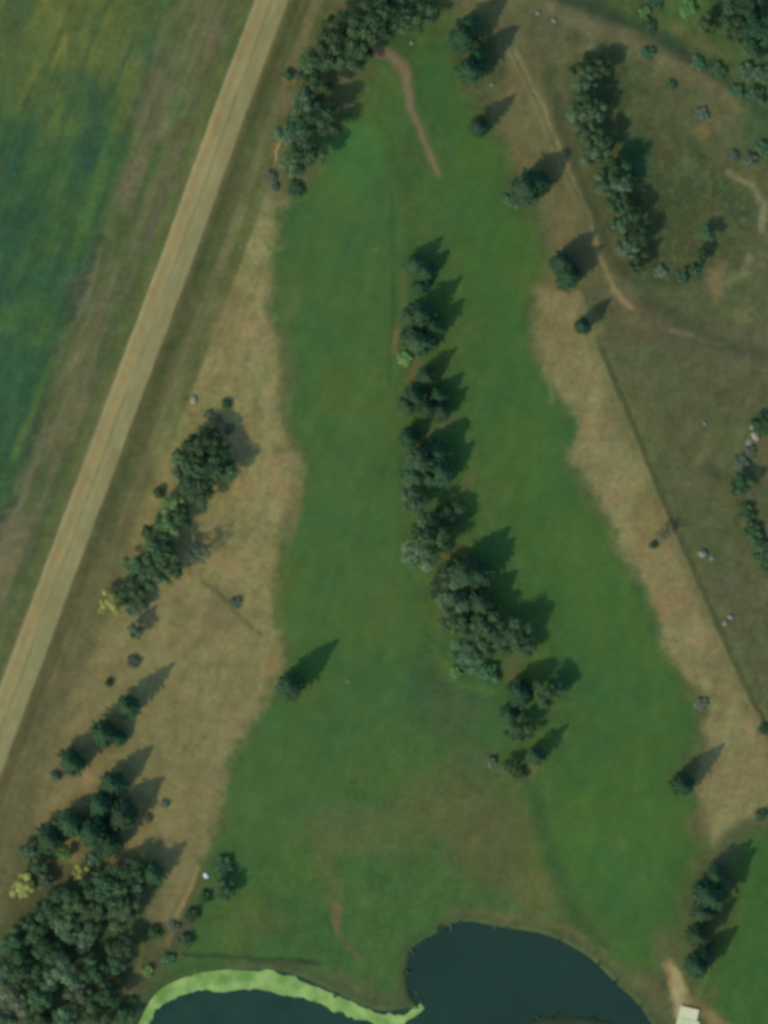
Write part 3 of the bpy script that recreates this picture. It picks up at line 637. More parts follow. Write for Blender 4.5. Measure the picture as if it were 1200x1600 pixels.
SPR = [spruce(k) for k in range(4)]
BRO = [broadleaf(k) for k in range(5)]
SPA = [broadleaf(9, .32, 16, .34)]
SHR = [shrub(k) for k in range(4)]
REE = [reed(k) for k in range(3)]
BOU = [boulder(k) for k in range(4)]

def plant(kind, u, v, r, h, leaf, label, group=None, cat=None):
    x, y = W(u, v); z = float(height(np.array([u]), np.array([v]))[0])
    if kind == 'S': tr, cr = random.choice(SPR); nm, pn, r0, h0, cat_ = 'spruce_tree', ('trunk', 'crown'), 3., 12., 'spruce tree'
    elif kind == 'B': tr, cr = random.choice(BRO); nm, pn, r0, h0, cat_ = 'broadleaf_tree', ('trunk', 'crown'), 4., 9., 'tree'
    elif kind == 'P': tr, cr = SPA[0]; nm, pn, r0, h0, cat_ = 'sparse_tree', ('trunk', 'crown'), 4., 9., 'tree'
    else: tr, cr = random.choice(SHR); nm, pn, r0, h0, cat_ = 'shrub', ('stems', 'foliage'), 1.5, 1.9, 'shrub'
    e = link(nm, None, None, (x, y, z)); e.empty_display_size = .5
    e.rotation_euler = (random.gauss(0, .02), random.gauss(0, .02), random.uniform(0, 6.28)); k = r/r0
    e.scale = (k*random.uniform(.93, 1.07), k*random.uniform(.93, 1.07), h/h0)
    tag(e, label, cat or cat_, group)
    link(pn[0], tr, e)
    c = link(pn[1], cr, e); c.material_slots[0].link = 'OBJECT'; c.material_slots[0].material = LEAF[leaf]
    return e
def reeds(u, v, s, label, leaf='reed'):
    x, y = W(u, v); z = max(float(height(np.array([u]), np.array([v]))[0]), WATER_Z)
    o = link('reed_clump', random.choice(REE), None, (x, y, z)); s *= random.uniform(.4, .7); o.scale = (s, s*random.uniform(.6, 1.3), .45); o.rotation_euler = (0, 0, random.uniform(0, 6))
    o.material_slots[0].link = 'OBJECT'; o.material_slots[0].material = LEAF[leaf]; tag(o, label, 'reeds', 'reed clumps along the pond bank')
def stone(u, v, s, mat, label, group=None):
    x, y = W(u, v); z = float(height(np.array([u]), np.array([v]))[0])
    me = random.choice(BOU)
    if not me.materials: me.materials.append(M_STONE)
    o = link('boulder', me, None, (x, y, z+.12*s)); o.scale = (s, s, s); o.rotation_euler = (random.gauss(0, .1), random.gauss(0, .1), random.uniform(0, 6))
    o.material_slots[0].link = 'OBJECT'; o.material_slots[0].material = mat; tag(o, label, 'boulder', group)

G_N, G_C, G_R, G_W, G_L, G_E = 'trees in the northern roadside grove', 'trees in the central belt between the fairways', 'trees along the dry rough on the right', 'trees in the dense lower left wood', 'trees in the roadside grove on the dry rough', 'trees in the copse on the right'
PLANTS = [
 # northern roadside grove
 ('B', 503, 98, 4.56, 9.00, 'dark', 'dark broadleaf tree next to the sandy spots by the road', G_N),
 ('B', 520, 62, 4.66, 10.50, 'dark', 'tall dark tree at the northwest corner of the northern grove', G_N),
 ('B', 557, 52, 4.88, 11.00, 'dark', 'broad dark tree northwest of the bare dirt path head', G_N),
 ('B', 588, 40, 5.09, 11.50, 'dark', 'large dark tree directly above the head of the dirt path', G_N),
 ('B', 560, 84, 4.03, 9.00, 'dark', 'dark tree just left of the dirt path head', G_N),
 ('B', 590, 12, 4.66, 9.00, 'dark', 'dark tree at the top edge above the dirt path', G_N),
 ('B', 628, 30, 4.66, 9.00, 'dark', 'dark tree left of the pale stone at the top edge', G_N),
 ('B', 657, 18, 3.82, 7.00, 'dark', 'dark green tree beside the pale stone at the top edge', G_N),
 ('B', 478, 168, 4.20, 8.00, 'grey', 'grey green tree halfway down the northern roadside grove', G_N),
 ('B', 505, 190, 4.66, 9.50, 'dark', 'dark tree on the fairway side of the northern grove', G_N),
 ('B', 495, 138, 3.60, 8.00, 'dark', 'narrow dark tree between two larger trees in the northern grove', G_N),
 ('B', 458, 208, 3.80, 7.00, 'grey', 'pale grey green tree beside the bright bare streak near the road', G_N),
 ('B', 476, 248, 4.24, 9.00, 'dark', 'dark tree throwing its shadow on the fairway at the grove end', G_N),
 ('B', 458, 262, 2.80, 5.00, 'grey', 'small grey tree at the southern tip of the northern grove', G_N),
 ('H', 450, 118, 1.60, 2.20, 'green', 'small green bush alone on the verge beside sandy spots', None),
 ('H', 464, 118, 1.20, 1.20, 'scrub', 'dull bush next to the bright sandy spots by the northern grove', None),
 ('H', 424, 276, 1.60, 1.35, 'scrub', 'dull low bush on the verge southwest of the northern grove', None),
 ('H', 430, 292, 1.30, 1.05, 'scrub', 'dull bush where the northern grove meets the dry rough', None),
 ('H', 462, 296, 2.60, 1.60, 'dark', 'wide low dark bush south of the northern grove on green turf', None),
 # upper right spruces
 ('S', 723, 62, 3.24, 12.40, 'needle', 'dark spruce nearest the top edge, right of the fairway', G_R),
 ('S', 733, 45, 2.55, 9.30, 'needle', 'shorter spruce just behind the topmost spruce', G_R),
 ('S', 733, 112, 3.15, 13.40, 'needle', 'dark spruce with the long shadow pointing at the dirt track head', G_R),
 ('S', 748, 92, 2.35, 9.80, 'needle', 'slimmer spruce right behind the long shadowed spruce', G_R),
 ('S', 747, 200, 2.25, 10.10, 'needle', 'lone slender spruce west of the dirt track', G_R),
 ('S', 820, 298, 3.72, 11.80, 'needle', 'broad dark spruce casting its shadow across the dirt track', G_R),
 ('S', 838, 288, 2.84, 9.30, 'needle', 'spruce on the track side of the broad dark spruce', G_R),
 ('B', 801, 312, 2.30, 4.50, 'grey', 'small pale tree at the fairway edge beside the broad spruce', G_R),
 ('S', 876, 414, 2.74, 9.60, 'needle', 'dark spruce at the left of a pair near the track bend', G_R),
 ('S', 889, 432, 2.65, 9.30, 'needle', 'dark spruce at the right of a pair near the track bend', G_R),
 ('B', 880, 446, 1.70, 3.20, 'green', 'little green tree at the foot of the spruce pair', G_R),
 ('S', 909, 511, 1.86, 8.40, 'needle', 'slim isolated spruce at the start of the wire fence', G_R),
 # central belt
 ('S', 648, 414, 2.25, 7.60, 'needle', 'small spruce at the northern tip of the central belt', G_C),
 ('S', 664, 428, 2.06, 6.60, 'needle', 'spruce just southeast of the northern tip of the central belt', G_C),
 ('S', 656, 448, 1.86, 4.70, 'needle', 'stubby spruce above the first large spruces of the central belt', G_C),
 ('S', 656, 492, 2.84, 11.10, 'needle', 'large spruce beside the tan worn line in the central belt', G_C),
 ('S', 640, 497, 2.16, 7.20, 'needle', 'short spruce right on the tan worn line', G_C),
 ('S', 655, 534, 3.15, 10.80, 'needle', 'large dark spruce north of the round pale green bush', G_C),
 ('S', 640, 530, 2.16, 6.70, 'needle', 'smaller spruce touching the tan line north of the round bush', G_C),
 ('S', 676, 512, 2.55, 8.40, 'needle', 'spruce on the eastern side of the upper central belt', G_C),
 ('H', 632, 560, 2.20, 1.30, 'bright', 'round low pale green bush in a gap of the central belt', None),
 ('S', 664, 588, 2.16, 8.40, 'needle', 'slim spruce east of the orange bare strip in the belt', G_C),
 ('S', 686, 618, 1.96, 7.00, 'needle', 'slender spruce with a faint thin shadow in the mid belt', G_C),
 ('S', 648, 622, 2.55, 7.80, 'needle', 'spruce just south of the orange bare strip', G_C),
 ('S', 637, 634, 2.16, 7.60, 'needle', 'western spruce of the middle belt cluster', G_C),
 ('S', 668, 640, 2.16, 7.80, 'needle', 'central spruce of the middle belt cluster', G_C),
 ('S', 690, 642, 2.16, 7.00, 'needle', 'eastern spruce of the middle belt cluster', G_C),
 ('B', 658, 640, 1.40, 4.00, 'grey', 'tiny pale tree squeezed between the middle belt spruces', G_C),
 ('S', 638, 686, 2.25, 6.80, 'needle', 'lone small spruce above the tall twin spruces', G_C),
 ('S', 655, 722, 3.24, 12.80, 'needle', 'tallest spruce of the belt above the big round tree', G_C),
 ('S', 680, 706, 2.74, 9.30, 'needle', 'spruce behind the tallest spruce of the belt', G_C),
 ('S', 648, 744, 2.93, 9.30, 'needle', 'spruce at the foot of the tallest belt spruce', G_C),
 ('S', 690, 738, 2.93, 8.90, 'needle', 'eastern spruce beside the tan gap above the big round shadow', G_C),
 ('S', 672, 748, 2.35, 7.20, 'needle', 'short spruce just north of the big round shadow', G_C),
 ('B', 700, 806, 3.80, 5.20, 'dark', 'low broad dark tree added to fill the big round shadow', G_C),  # added canopy that darkens the spot where the round shadow lies
 ('B', 645, 778, 3.52, 7.36, 'grey', 'pale tree west of the big round shadow', G_C),
 ('B', 672, 838, 5.19, 10.60, 'dark', 'wide tree throwing the big round shadow in the central belt', G_C),
 ('B', 655, 862, 4.62, 7.59, 'grey', 'pale grey green tree at the southwest of the big round shadow', G_C),
 ('S', 724, 896, 3.72, 13.00, 'needle', 'tall spruce with the shadow peak north of the mixed clump', G_C),
 ('S', 748, 896, 3.15, 10.30, 'needle', 'spruce right of the tall peak spruce in the mixed clump', G_C),
 ('S', 752, 944, 3.34, 9.70, 'needle', 'spruce in the eastern middle of the mixed clump', G_C),
 ('B', 694, 908, 4.03, 7.00, 'dark', 'dark leafy tree at the northwest of the mixed clump', G_C),
 ('B', 706, 938, 4.40, 7.60, 'grey', 'mottled grey green tree on the western side of the mixed clump', G_C),
 ('B', 718, 972, 4.45, 7.40, 'dark', 'mottled dark tree in the western middle of the mixed clump', G_C),
 ('B', 750, 978, 4.45, 9.00, 'dark', 'dark leafy tree in the heart of the mixed clump', G_C),
 ('B', 776, 1000, 4.45, 8.50, 'dark', 'leafy tree above the tan gap south of the mixed clump', G_C),
 ('B', 803, 990, 4.24, 8.80, 'dark', 'leafy tree throwing the round eastern shadow of the mixed clump', G_C),
 ('B', 820, 1008, 2.90, 5.20, 'grey', 'small grey tree at the southeast edge of the mixed clump', G_C),
 ('B', 730, 1022, 4.00, 6.40, 'grey', 'grey green tree at the southern edge of the mixed clump', G_C),
 ('H', 762, 1052, 3.20, 2.80, 'green', 'broad low green bush south of the mixed clump', None),
 ('H', 712, 1050, 1.60, 1.60, 'bright', 'low light green bush southwest of the mixed clump', None),
 ('S', 812, 1082, 3.15, 9.90, 'needle', 'dark spruce south of the mixed clump', G_C),
 ('B', 848, 1080, 3.39, 8.20, 'dark', 'green tree leaning over the right fairway south of the mixed clump', G_C),
 ('B', 872, 1072, 2.40, 5.50, 'green', 'smaller green tree furthest onto the right fairway', G_C),
 ('S', 794, 1116, 2.25, 5.70, 'needle', 'little spruce on the olive grass at the belt end', G_C),
 ('B', 812, 1142, 3.18, 5.60, 'dark', 'low dark tree near the southern end of the belt', G_C),
 ('S', 836, 1182, 2.16, 9.10, 'needle', 'slim spruce with long shadow near the belt southern end', G_C),
 ('H', 768, 1190, 1.50, 1.65, 'scrub', 'dull bush west of the last belt trees', None),
 ('B', 796, 1196, 2.01, 4.00, 'dark', 'small dark tree beside the dull bush at the belt end', G_C),
 ('H', 810, 1210, 1.90, 2.60, 'dark', 'dark bush forming the southern tip of the central belt', None),
 # fairway and right side
 ('S', 454, 1070, 3.04, 13.00, 'needle', 'lone tall spruce on the edge of the left fairway', None),
 ('S', 1063, 1224, 2.55, 11.70, 'needle', 'lone spruce at the dry edge of the right fairway', None),
 ('S', 1104, 1396, 3.53, 13.00, 'needle', 'tallest spruce of the lower right row', 'spruces in the lower right row'),
 ('S', 1118, 1368, 2.74, 9.90, 'needle', 'northernmost spruce of the lower right row', 'spruces in the lower right row'),
 ('S', 1097, 1424, 2.74, 8.70, 'needle', 'spruce just below the tallest of the lower right row', 'spruces in the lower right row'),
 ('S', 1088, 1462, 2.55, 10.90, 'needle', 'spruce in the lower middle of the lower right row', 'spruces in the lower right row'),
 ('S', 1086, 1508, 2.65, 11.50, 'needle', 'southernmost spruce of the row, beside the sandy path', 'spruces in the lower right row'),
 ('S', 1100, 1492, 2.25, 8.20, 'needle', 'shorter spruce just behind the southernmost spruce of the row', 'spruces in the lower right row'),
 ('H', 1188, 1274, 1.70, 1.80, 'dark', 'dark bush at the right edge where dry grass ends', None),
 ('H', 1096, 1100, 1.80, 1.27, 'scrub', 'dull bush on the fairway side of the dry rough', None),
 ('H', 1020, 852, 1.10, 1.60, 'dark', 'tiny dark bush in the dry rough near the fence', None),
 ('P', 1034, 836, 1.9, 5, 'scrub', 'thin sparse tree standing against the wire fence', None),
 ('H', 1192, 1140, 1.40, 1.80, 'dark', 'dark bush at the right edge on the fence line', None),
 # eastern copse
 ('B', 914, 112, 3.01, 7.00, 'dark', 'dark tree at the northern tip of the copse', G_E),
 ('B', 938, 108, 2.73, 6.50, 'dark', 'dark tree just right of the copse northern tip', G_E),
 ('B', 917, 132, 2.91, 6.30, 'grey', 'pale tree second from the copse northern tip', G_E),
 ('B', 918, 162, 3.29, 7.60, 'dark', 'dark tree in the upper copse beside pale shrubs', G_E),
 ('B', 905, 180, 2.70, 6.30, 'grey', 'pale grey green tree at the western edge of the upper copse', G_E),
 ('B', 929, 176, 2.91, 6.30, 'grey', 'pale grey green tree inside the upper copse', G_E),
 ('B', 915, 208, 2.80, 6.30, 'grey', 'pale tree on the track side of the copse middle', G_E),
 ('B', 936, 226, 3.29, 7.60, 'dark', 'dark tree in the copse middle beside the green lawn patch', G_E),
 ('B', 927, 242, 2.91, 6.30, 'grey', 'pale tree on the track side below the copse middle', G_E),
 ('B', 960, 268, 3.55, 8.00, 'dark', 'big dark tree in the centre of the copse', G_E),
 ('B', 945, 290, 3.14, 6.30, 'grey', 'pale yellow green tree low on the copse track side', G_E),
 ('B', 969, 288, 3.14, 6.40, 'grey', 'grey tree just south of the biggest copse tree', G_E),
 ('B', 960, 318, 2.55, 6.50, 'dark', 'dark tree on the track side of the lower copse', G_E),
 ('B', 982, 330, 2.92, 7.00, 'dark', 'dark tree on the inner side of the lower copse', G_E),
 ('B', 969, 352, 3.02, 6.30, 'grey', 'pale round tree in the lower copse', G_E),
 ('B', 992, 372, 2.92, 7.00, 'dark', 'dark tree near the southern end of the copse', G_E),
 ('B', 983, 388, 2.70, 6.30, 'grey', 'pale tree on the track side of the copse southern end', G_E),
 ('B', 996, 408, 2.64, 5.40, 'dark', 'last tree at the copse southern end', G_E),
 ('H', 970, 392, 1.80, 1.50, 'scrub', 'dull bush on the track side of the copse southern end', None),
 ('H', 1030, 424, 1.80, 1.35, 'scrub', 'dull bush southeast of the last copse tree', None),
 ('H', 1066, 432, 1.90, 2.00, 'grey', 'grey bush beside the pale bare patch right of the copse', None),
 ('H', 1084, 422, 1.70, 2.00, 'grey', 'grey bush touching the pale bare patch right of the copse', None),
 ('B', 1104, 366, 1.90, 4.80, 'green', 'small bright tree in the meadow right of the copse', None),
 ('B', 1096, 400, 1.80, 4.40, 'dark', 'small dark tree below the bright meadow tree', None),
 ('H', 1012, 84, 2.00, 1.80, 'green', 'dark bush alone on the olive grass north of the copse', None),
 ('H', 1048, 134, 1.40, 1.35, 'green', 'small dark bush on the olive grass northeast of the copse', None),
 ('H', 1096, 178, 2.00, 1.20, 'scrub', 'dull bush above the orange bare patch', None),
 ('H', 1146, 244, 1.60, 1.35, 'scrub', 'dark dull bush above the curved pale trail', None),
 ('H', 1170, 250, 2.00, 1.65, 'scrub', 'larger dull bush above the curved pale trail', None),
 # north-east corner
 ('B', 1142, 4, 5.47, 8.00, 'needle', 'large dark tree at the top edge near the upper right corner', None),
 ('B', 1162, 16, 4.03, 7.00, 'needle', 'dark tree right of the large one at the top edge', None),
 ('B', 1194, 58, 5.70, 9.00, 'needle', 'large dark tree on the right edge near the upper right corner', None),
 ('B', 1176, 76, 2.40, 4.60, 'bright', 'yellow green tree beside the large dark corner tree', None),
 ('H', 1186, 76, 1.00, 2.60, 'yellow', 'small yellow bush beside the yellow green corner tree', None),
 ('B', 1150, 54, 2.76, 4.60, 'dark', 'small dark tree west of the yellow green corner tree', None),
 ('B', 1104, 40, 2.76, 4.60, 'dark', 'small dark tree between the dark ditch and the top edge', None),
 ('H', 1006, 20, 1.70, 2.40, 'bright', 'bright yellow green bush on the diagonal belt', None),
 ('H', 1024, 6, 2.00, 1.80, 'green', 'dark bush right of the bright bush at the top edge', None),
 ('H', 1014, 42, 2.00, 1.65, 'dark', 'dark bush below the bright bush of the diagonal belt', None),
 ('H', 1074, 12, 2.60, 2.00, 'bright', 'wide light green bush at the top edge of the diagonal belt', None),
 ('H', 1090, 100, 2.00, 1.35, 'green', 'dark bush halfway down the diagonal ditch', None),
 ('H', 1120, 112, 2.40, 1.80, 'dark', 'bigger dark bush lower down the diagonal ditch', None),
 ('H', 1168, 112, 2.60, 2.40, 'grey', 'wide pale bush at the eastern end of the diagonal belt', None),
 ('H', 1192, 116, 2.60, 2.60, 'grey', 'pale bush on the right edge under the big corner tree', None),
 ('H', 1180, 150, 2.80, 2.40, 'green', 'wide green bush on the bank at the right edge', None),
 ('H', 1150, 142, 2.00, 1.50, 'green', 'dark bush at the foot of the green bank', None),
 ('H', 1192, 232, 2.20, 1.80, 'green', 'dark bush on the right edge above the curved trail', None),
 # right edge scrub
 ('B', 1194, 664, 3.39, 5.60, 'dark', 'dark tree on the right edge behind the tan boulders', None),
 ('H', 1172, 706, 1.69, 1.20, 'scrub', 'dull bush just below the tan boulders', None),
 ('H', 1158, 724, 2.47, 1.35, 'scrub', 'dull bush at the head of the right edge scrub line', None),
 ('B', 1158, 758, 3.03, 4.40, 'dark', 'dark round tree in the right edge scrub line', None),
 ('H', 1166, 802, 2.60, 2.40, 'dark', 'dark bush below the round tree of the scrub line', None),
 ('H', 1175, 832, 2.86, 2.60, 'dark', 'dark bush in the lower scrub line beside a pale rim', None),
 ('H', 1188, 858, 3.12, 2.80, 'dark', 'dark bush at the lower end of the scrub line', None),
 ('H', 1196, 880, 2.60, 2.40, 'dark', 'dark bush on the right edge ending the scrub line', None),
 # roadside grove on the left dry rough
 ('H', 353, 632, 1.50, 2.00, 'dark', 'small dark bush northernmost in the roadside grove', None),
 ('H', 326, 648, 1.40, 1.20, 'scrub', 'left dull bush of a pair north of the roadside grove', None),
 ('H', 342, 654, 1.20, 1.20, 'scrub', 'right dull bush of a pair north of the roadside grove', None),
 ('H', 358, 670, 1.50, 1.35, 'scrub', 'dull bush at the upper right corner of the roadside grove', None),
 ('B', 312, 694, 3.82, 8.50, 'dark', 'northern tree of the roadside grove on the dry rough', G_L),
 ('B', 334, 692, 3.39, 7.60, 'dark', 'right hand tree at the top of the roadside grove', G_L),
 ('B', 300, 726, 4.66, 9.40, 'dark', 'tree west of the big roadside grove shadow', G_L),
 ('B', 330, 738, 4.88, 8.80, 'dark', 'broad dark tree in the middle of the roadside grove', G_L),
 ('B', 308, 762, 4.88, 9.40, 'dark', 'broad dark tree just above the bright green tree', G_L),
 ('B', 282, 718, 2.60, 4.60, 'olive', 'small olive tree on the road side of the roadside grove', G_L),
 ('H', 248, 770, 1.70, 2.60, 'dark', 'dark bush left of the bright green tree', None),
 ('B', 270, 788, 2.70, 5.40, 'bright', 'bright green tree in the roadside grove', G_L),
 ('B', 262, 824, 3.20, 6.40, 'bright', 'second bright green tree below the first in the grove', G_L),
 ('B', 240, 838, 3.18, 6.40, 'dark', 'dark tree on the road side of the lower bright green tree', G_L),
 ('B', 284, 806, 2.54, 6.00, 'dark', 'dark tree right of the two bright green trees', G_L),
 ('B', 252, 864, 4.24, 8.60, 'dark', 'dark tree throwing shadow on dry grass below the bright trees', G_L),
 ('B', 216, 886, 3.30, 6.40, 'green', 'green tree jutting out towards the road', G_L),
 ('B', 236, 894, 3.82, 7.40, 'dark', 'dark tree in the lower middle of the roadside grove', G_L),
 ('B', 268, 890, 3.18, 7.60, 'dark', 'dark tree at the right of the lower roadside grove', G_L),
 ('B', 206, 922, 3.39, 6.60, 'dark', 'dark tree right of the yellow tree', G_L),
 ('B', 214, 948, 2.60, 4.60, 'grey', 'pale green tree southeast of the yellow tree', G_L),
 ('B', 172, 942, 2.80, 4.40, 'yellow', 'bright yellow tree beside the gravel road', G_L),
 ('B', 212, 984, 2.30, 5.40, 'olive', 'olive tree below the pale green tree of the grove', G_L),
 ('H', 206, 994, 1.00, 2.40, 'yellow', 'small yellow bush at the foot of the olive tree', None),
 ('H', 208, 1034, 1.80, 2.00, 'olive', 'olive bush between the grove and the roadside spruces', None),
 ('P', 314, 866, 3.2, 8, 'scrub', 'sparse half bare tree east of the roadside grove', G_L),
 ('H', 368, 942, 1.60, 1.65, 'scrub', 'dull bush on the painted shadow line east of the roadside grove', None),
 ('H', 170, 1067, 1.10, 1.80, 'dark', 'tiny dark bush alone beside the gravel road', None),
 ('B', 347, 718, 3.40, 6.60, 'dark', 'dark tree added in place of shadow on the right flank of the roadside grove', G_L),  # added tree, its dark crown stands in for the grove's shadow
 # roadside spruces
 ('S', 202, 1102, 2.55, 12.40, 'needle', 'spruce with the longest shadow beside the gravel road', 'spruces beside the gravel road'),
 ('S', 165, 1146, 3.15, 10.90, 'needle', 'middle spruce of the roadside line of three', 'spruces beside the gravel road'),
 ('S', 114, 1190, 2.84, 9.90, 'needle', 'lowest spruce of the roadside line of three', 'spruces beside the gravel road'),
 ('S', 184, 1152, 1.86, 4.70, 'needle', 'short spruce tucked behind the middle roadside spruce', 'spruces beside the gravel road'),
 ('H', 86, 1214, 1.50, 2.00, 'olive', 'olive bush beside the road west of a pale bare patch', None),
 ('H', 258, 1256, 1.20, 1.20, 'scrub', 'dull bush on dry grass right of the wood', None),
 ('H', 230, 1280, 1.20, 1.80, 'olive', 'olive bush at the right edge of the wood', None),
 # dense wood lower left
 ('S', 180, 1224, 2.74, 10.70, 'needle', 'northernmost spruce of the lower left wood', G_W),
 ('S', 192, 1274, 3.34, 10.70, 'needle', 'spruce with its shadow pointing onto dry grass', G_W),
 ('S', 160, 1256, 2.93, 9.90, 'needle', 'spruce between the northernmost one and the road', G_W),
 ('S', 148, 1300, 3.72, 11.80, 'needle', 'big spruce in the upper middle of the lower left wood', G_W),
 ('S', 110, 1286, 3.34, 10.10, 'needle', 'spruce on the road side of the big spruce', G_W),
 ('S', 78, 1310, 3.15, 9.10, 'needle', 'spruce nearest the road in the lower left wood', G_W),
 ('S', 172, 1318, 2.93, 9.30, 'needle', 'spruce just above the open tan notch of the wood', G_W),
 ('B', 46, 1332, 2.27, 4.25, 'green', 'green tree on the road edge of the wood', G_W),
 ('B', 62, 1354, 2.21, 3.74, 'dark', 'small dark tree above the yellow roadside tree', G_W),
 ('B', 36, 1384, 2.77, 4.25, 'yellow', 'large yellow green tree at the wood edge by the road', G_W),
 ('B', 72, 1376, 2.10, 3.74, 'olive', 'olive tree right of the large yellow green tree', G_W),
 ('B', 126, 1362, 2.18, 4.59, 'yellow', 'golden yellow tree inside the lower left wood', G_W),
 ('B', 102, 1334, 1.60, 3.06, 'bright', 'small bright tree left of the golden tree', G_W),
 ('B', 146, 1338, 2.18, 4.42, 'grey', 'grey tree above the golden tree', G_W),
 ('B', 168, 1386, 4.84, 8.84, 'dark', 'broad dark tree right of the golden tree', G_W),
 ('B', 204, 1362, 3.63, 7.65, 'dark', 'dark tree below the open tan notch', G_W),
 ('S', 240, 1364, 2.45, 8.70, 'needle', 'spruce at the eastern tip of the wood', G_W),
 ('B', 216, 1388, 2.18, 4.76, 'grey', 'grey tree on the eastern side of the wood', G_W),
 ('B', 192, 1424, 3.83, 8.16, 'dark', 'dark tree above the small grassy opening', G_W),
 ('B', 150, 1424, 4.01, 8.16, 'dark', 'dark tree in the centre of the wood below the golden tree', G_W),
 ('B', 112, 1412, 4.23, 7.99, 'dark', 'dark tree right below the olive tree', G_W),
 ('B', 76, 1420, 3.39, 6.80, 'dark', 'dark tree below the yellow green roadside tree', G_W),
 ('B', 104, 1444, 3.80, 6.80, 'green', 'green tree in the middle of the wood', G_W),
 ('B', 54, 1450, 3.56, 6.80, 'dark', 'dark tree on the road side of the lower wood', G_W),
 ('B', 22, 1474, 3.56, 6.80, 'dark', 'dark tree on the left edge where the wood meets the road', G_W),
 ('B', 132, 1462, 3.36, 6.46, 'grey', 'grey green tree left of the small grassy opening', G_W),
 ('B', 74, 1484, 3.91, 7.65, 'dark', 'dark tree in the lower wood north of the pale crowned tree', G_W),
 ('B', 190, 1478, 3.02, 6.29, 'dark', 'dark tree south of the small grassy opening', G_W),
 ('B', 180, 1502, 2.86, 5.44, 'green', 'green tree beside the sandy gap near the backwater', G_W),
 ('B', 96, 1518, 4.66, 9.35, 'grey', 'large pale crowned tree in the lower left wood', G_W),
 ('B', 40, 1514, 4.43, 7.99, 'dark', 'dark tree left of the pale crowned tree', G_W),
 ('B', 6, 1516, 3.19, 6.80, 'grey', 'grey tree on the left edge level with the pale crowned tree', G_W),
 ('B', 146, 1514, 3.39, 7.31, 'dark', 'dark tree right of the pale crowned tree', G_W),
 ('B', 126, 1548, 3.23, 5.95, 'olive', 'brownish olive tree southeast of the pale crowned tree', G_W),
 ('B', 24, 1560, 3.80, 6.80, 'olive', 'olive tree on the left edge near the bottom corner', G_W),
 ('B', 60, 1556, 3.74, 7.82, 'dark', 'dark tree south of the pale crowned tree', G_W),
 ('B', 166, 1552, 3.39, 7.14, 'dark', 'dark tree right of the brownish olive tree', G_W),
 ('B', 104, 1592, 3.36, 7.65, 'grey', 'grey tree at the bottom edge of the wood', G_W),
 ('B', 150, 1590, 3.83, 6.80, 'dark', 'dark tree at the bottom edge near the backwater', G_W),
 ('B', 6, 1596, 3.23, 5.95, 'grey', 'grey tree in the very bottom left corner', G_W),
 ('B', 62, 1600, 3.83, 7.14, 'dark', 'dark tree at the bottom edge left of the grey one', G_W),
 ('B', 192, 1584, 2.41, 3.91, 'dark', 'small dark tree beside the bend of the algae', G_W),
 # between wood and fairway
 ('H', 350, 1352, 2.80, 2.60, 'green', 'wide green bush right of the white stone', None),
 ('B', 352, 1388, 2.97, 4.60, 'dark', 'round dark tree below the wide green bush on turf', None),
 ('H', 320, 1402, 1.80, 2.20, 'dark', 'dark bush right of the sandy trail, topmost of three', 'bushes along the sandy trail'),
 ('H', 300, 1430, 2.00, 2.40, 'dark', 'dark bush right of the sandy trail, middle of three', 'bushes along the sandy trail'),
 ('H', 290, 1470, 2.20, 2.60, 'dark', 'dark bush right of the sandy trail, lowest of three', 'bushes along the sandy trail'),
 ('H', 272, 1448, 1.60, 1.65, 'scrub', 'dull bush over the lower end of the sandy trail', None),
 ('H', 240, 1456, 1.80, 2.40, 'dark', 'dark bush left of the sandy trail end', None),
 ('H', 262, 1500, 1.80, 1.80, 'green', 'green bush just above the algae bend', None),
 ('H', 230, 1518, 1.60, 1.80, 'bright', 'light green bush beside the sandy gap above the algae', None),
 ('H', 205, 1566, 1.60, 2.00, 'dark', 'dark bush left of the algae near the bottom edge', None),
 # far field edge on the left
]
for p in PLANTS: plant(*p)

for u, v, s, lab in ((642, 1488, 1.3, 'reeds on the west bank of the pond'), (648, 1552, 1.2, 'reeds on the pond west bank above the algae end'), (634, 1520, 1.2, 'reeds on the western point of the pond'), (664, 1470, 1.4, 'reeds at the northwest bay of the pond'),
                     (686, 1450, 1.9, 'dense pale reeds at the northwest corner of the pond'), (702, 1450, 1.8, 'reeds just right of the pond northwest corner'), (716, 1444, 1.3, 'reeds on the western half of the north bank'), (770, 1448, 1.1, 'reeds midway along the north bank'),
                     (792, 1453, 1.2, 'reeds on the eastern half of the north bank'), (876, 1470, 1.5, 'pale reed clump where the north bank turns down'), (936, 1506, 1.2, 'pale reeds at the top of the east bank'), (962, 1534, 1.2, 'pale reeds upper middle of the east bank'),
                     (972, 1546, 1.3, 'pale reeds in the middle of the east bank'), (1000, 1574, 1.4, 'pale reeds on the lower east bank'), (1010, 1588, 1.5, 'pale reeds on the east bank near the bottom edge'), (838, 1592, 1.5, 'pale reeds on the islet left side'), (868, 1587, 1.2, 'reeds on the top of the islet'), (924, 1592, 1.4, 'reeds on the islet right side'), (524, 1556, 1.0, 'pale reed tuft interrupting the algae rim'), (656, 1566, 1.1, 'pale reeds at the end of the algae rim')):
    reeds(u, v, s, lab)

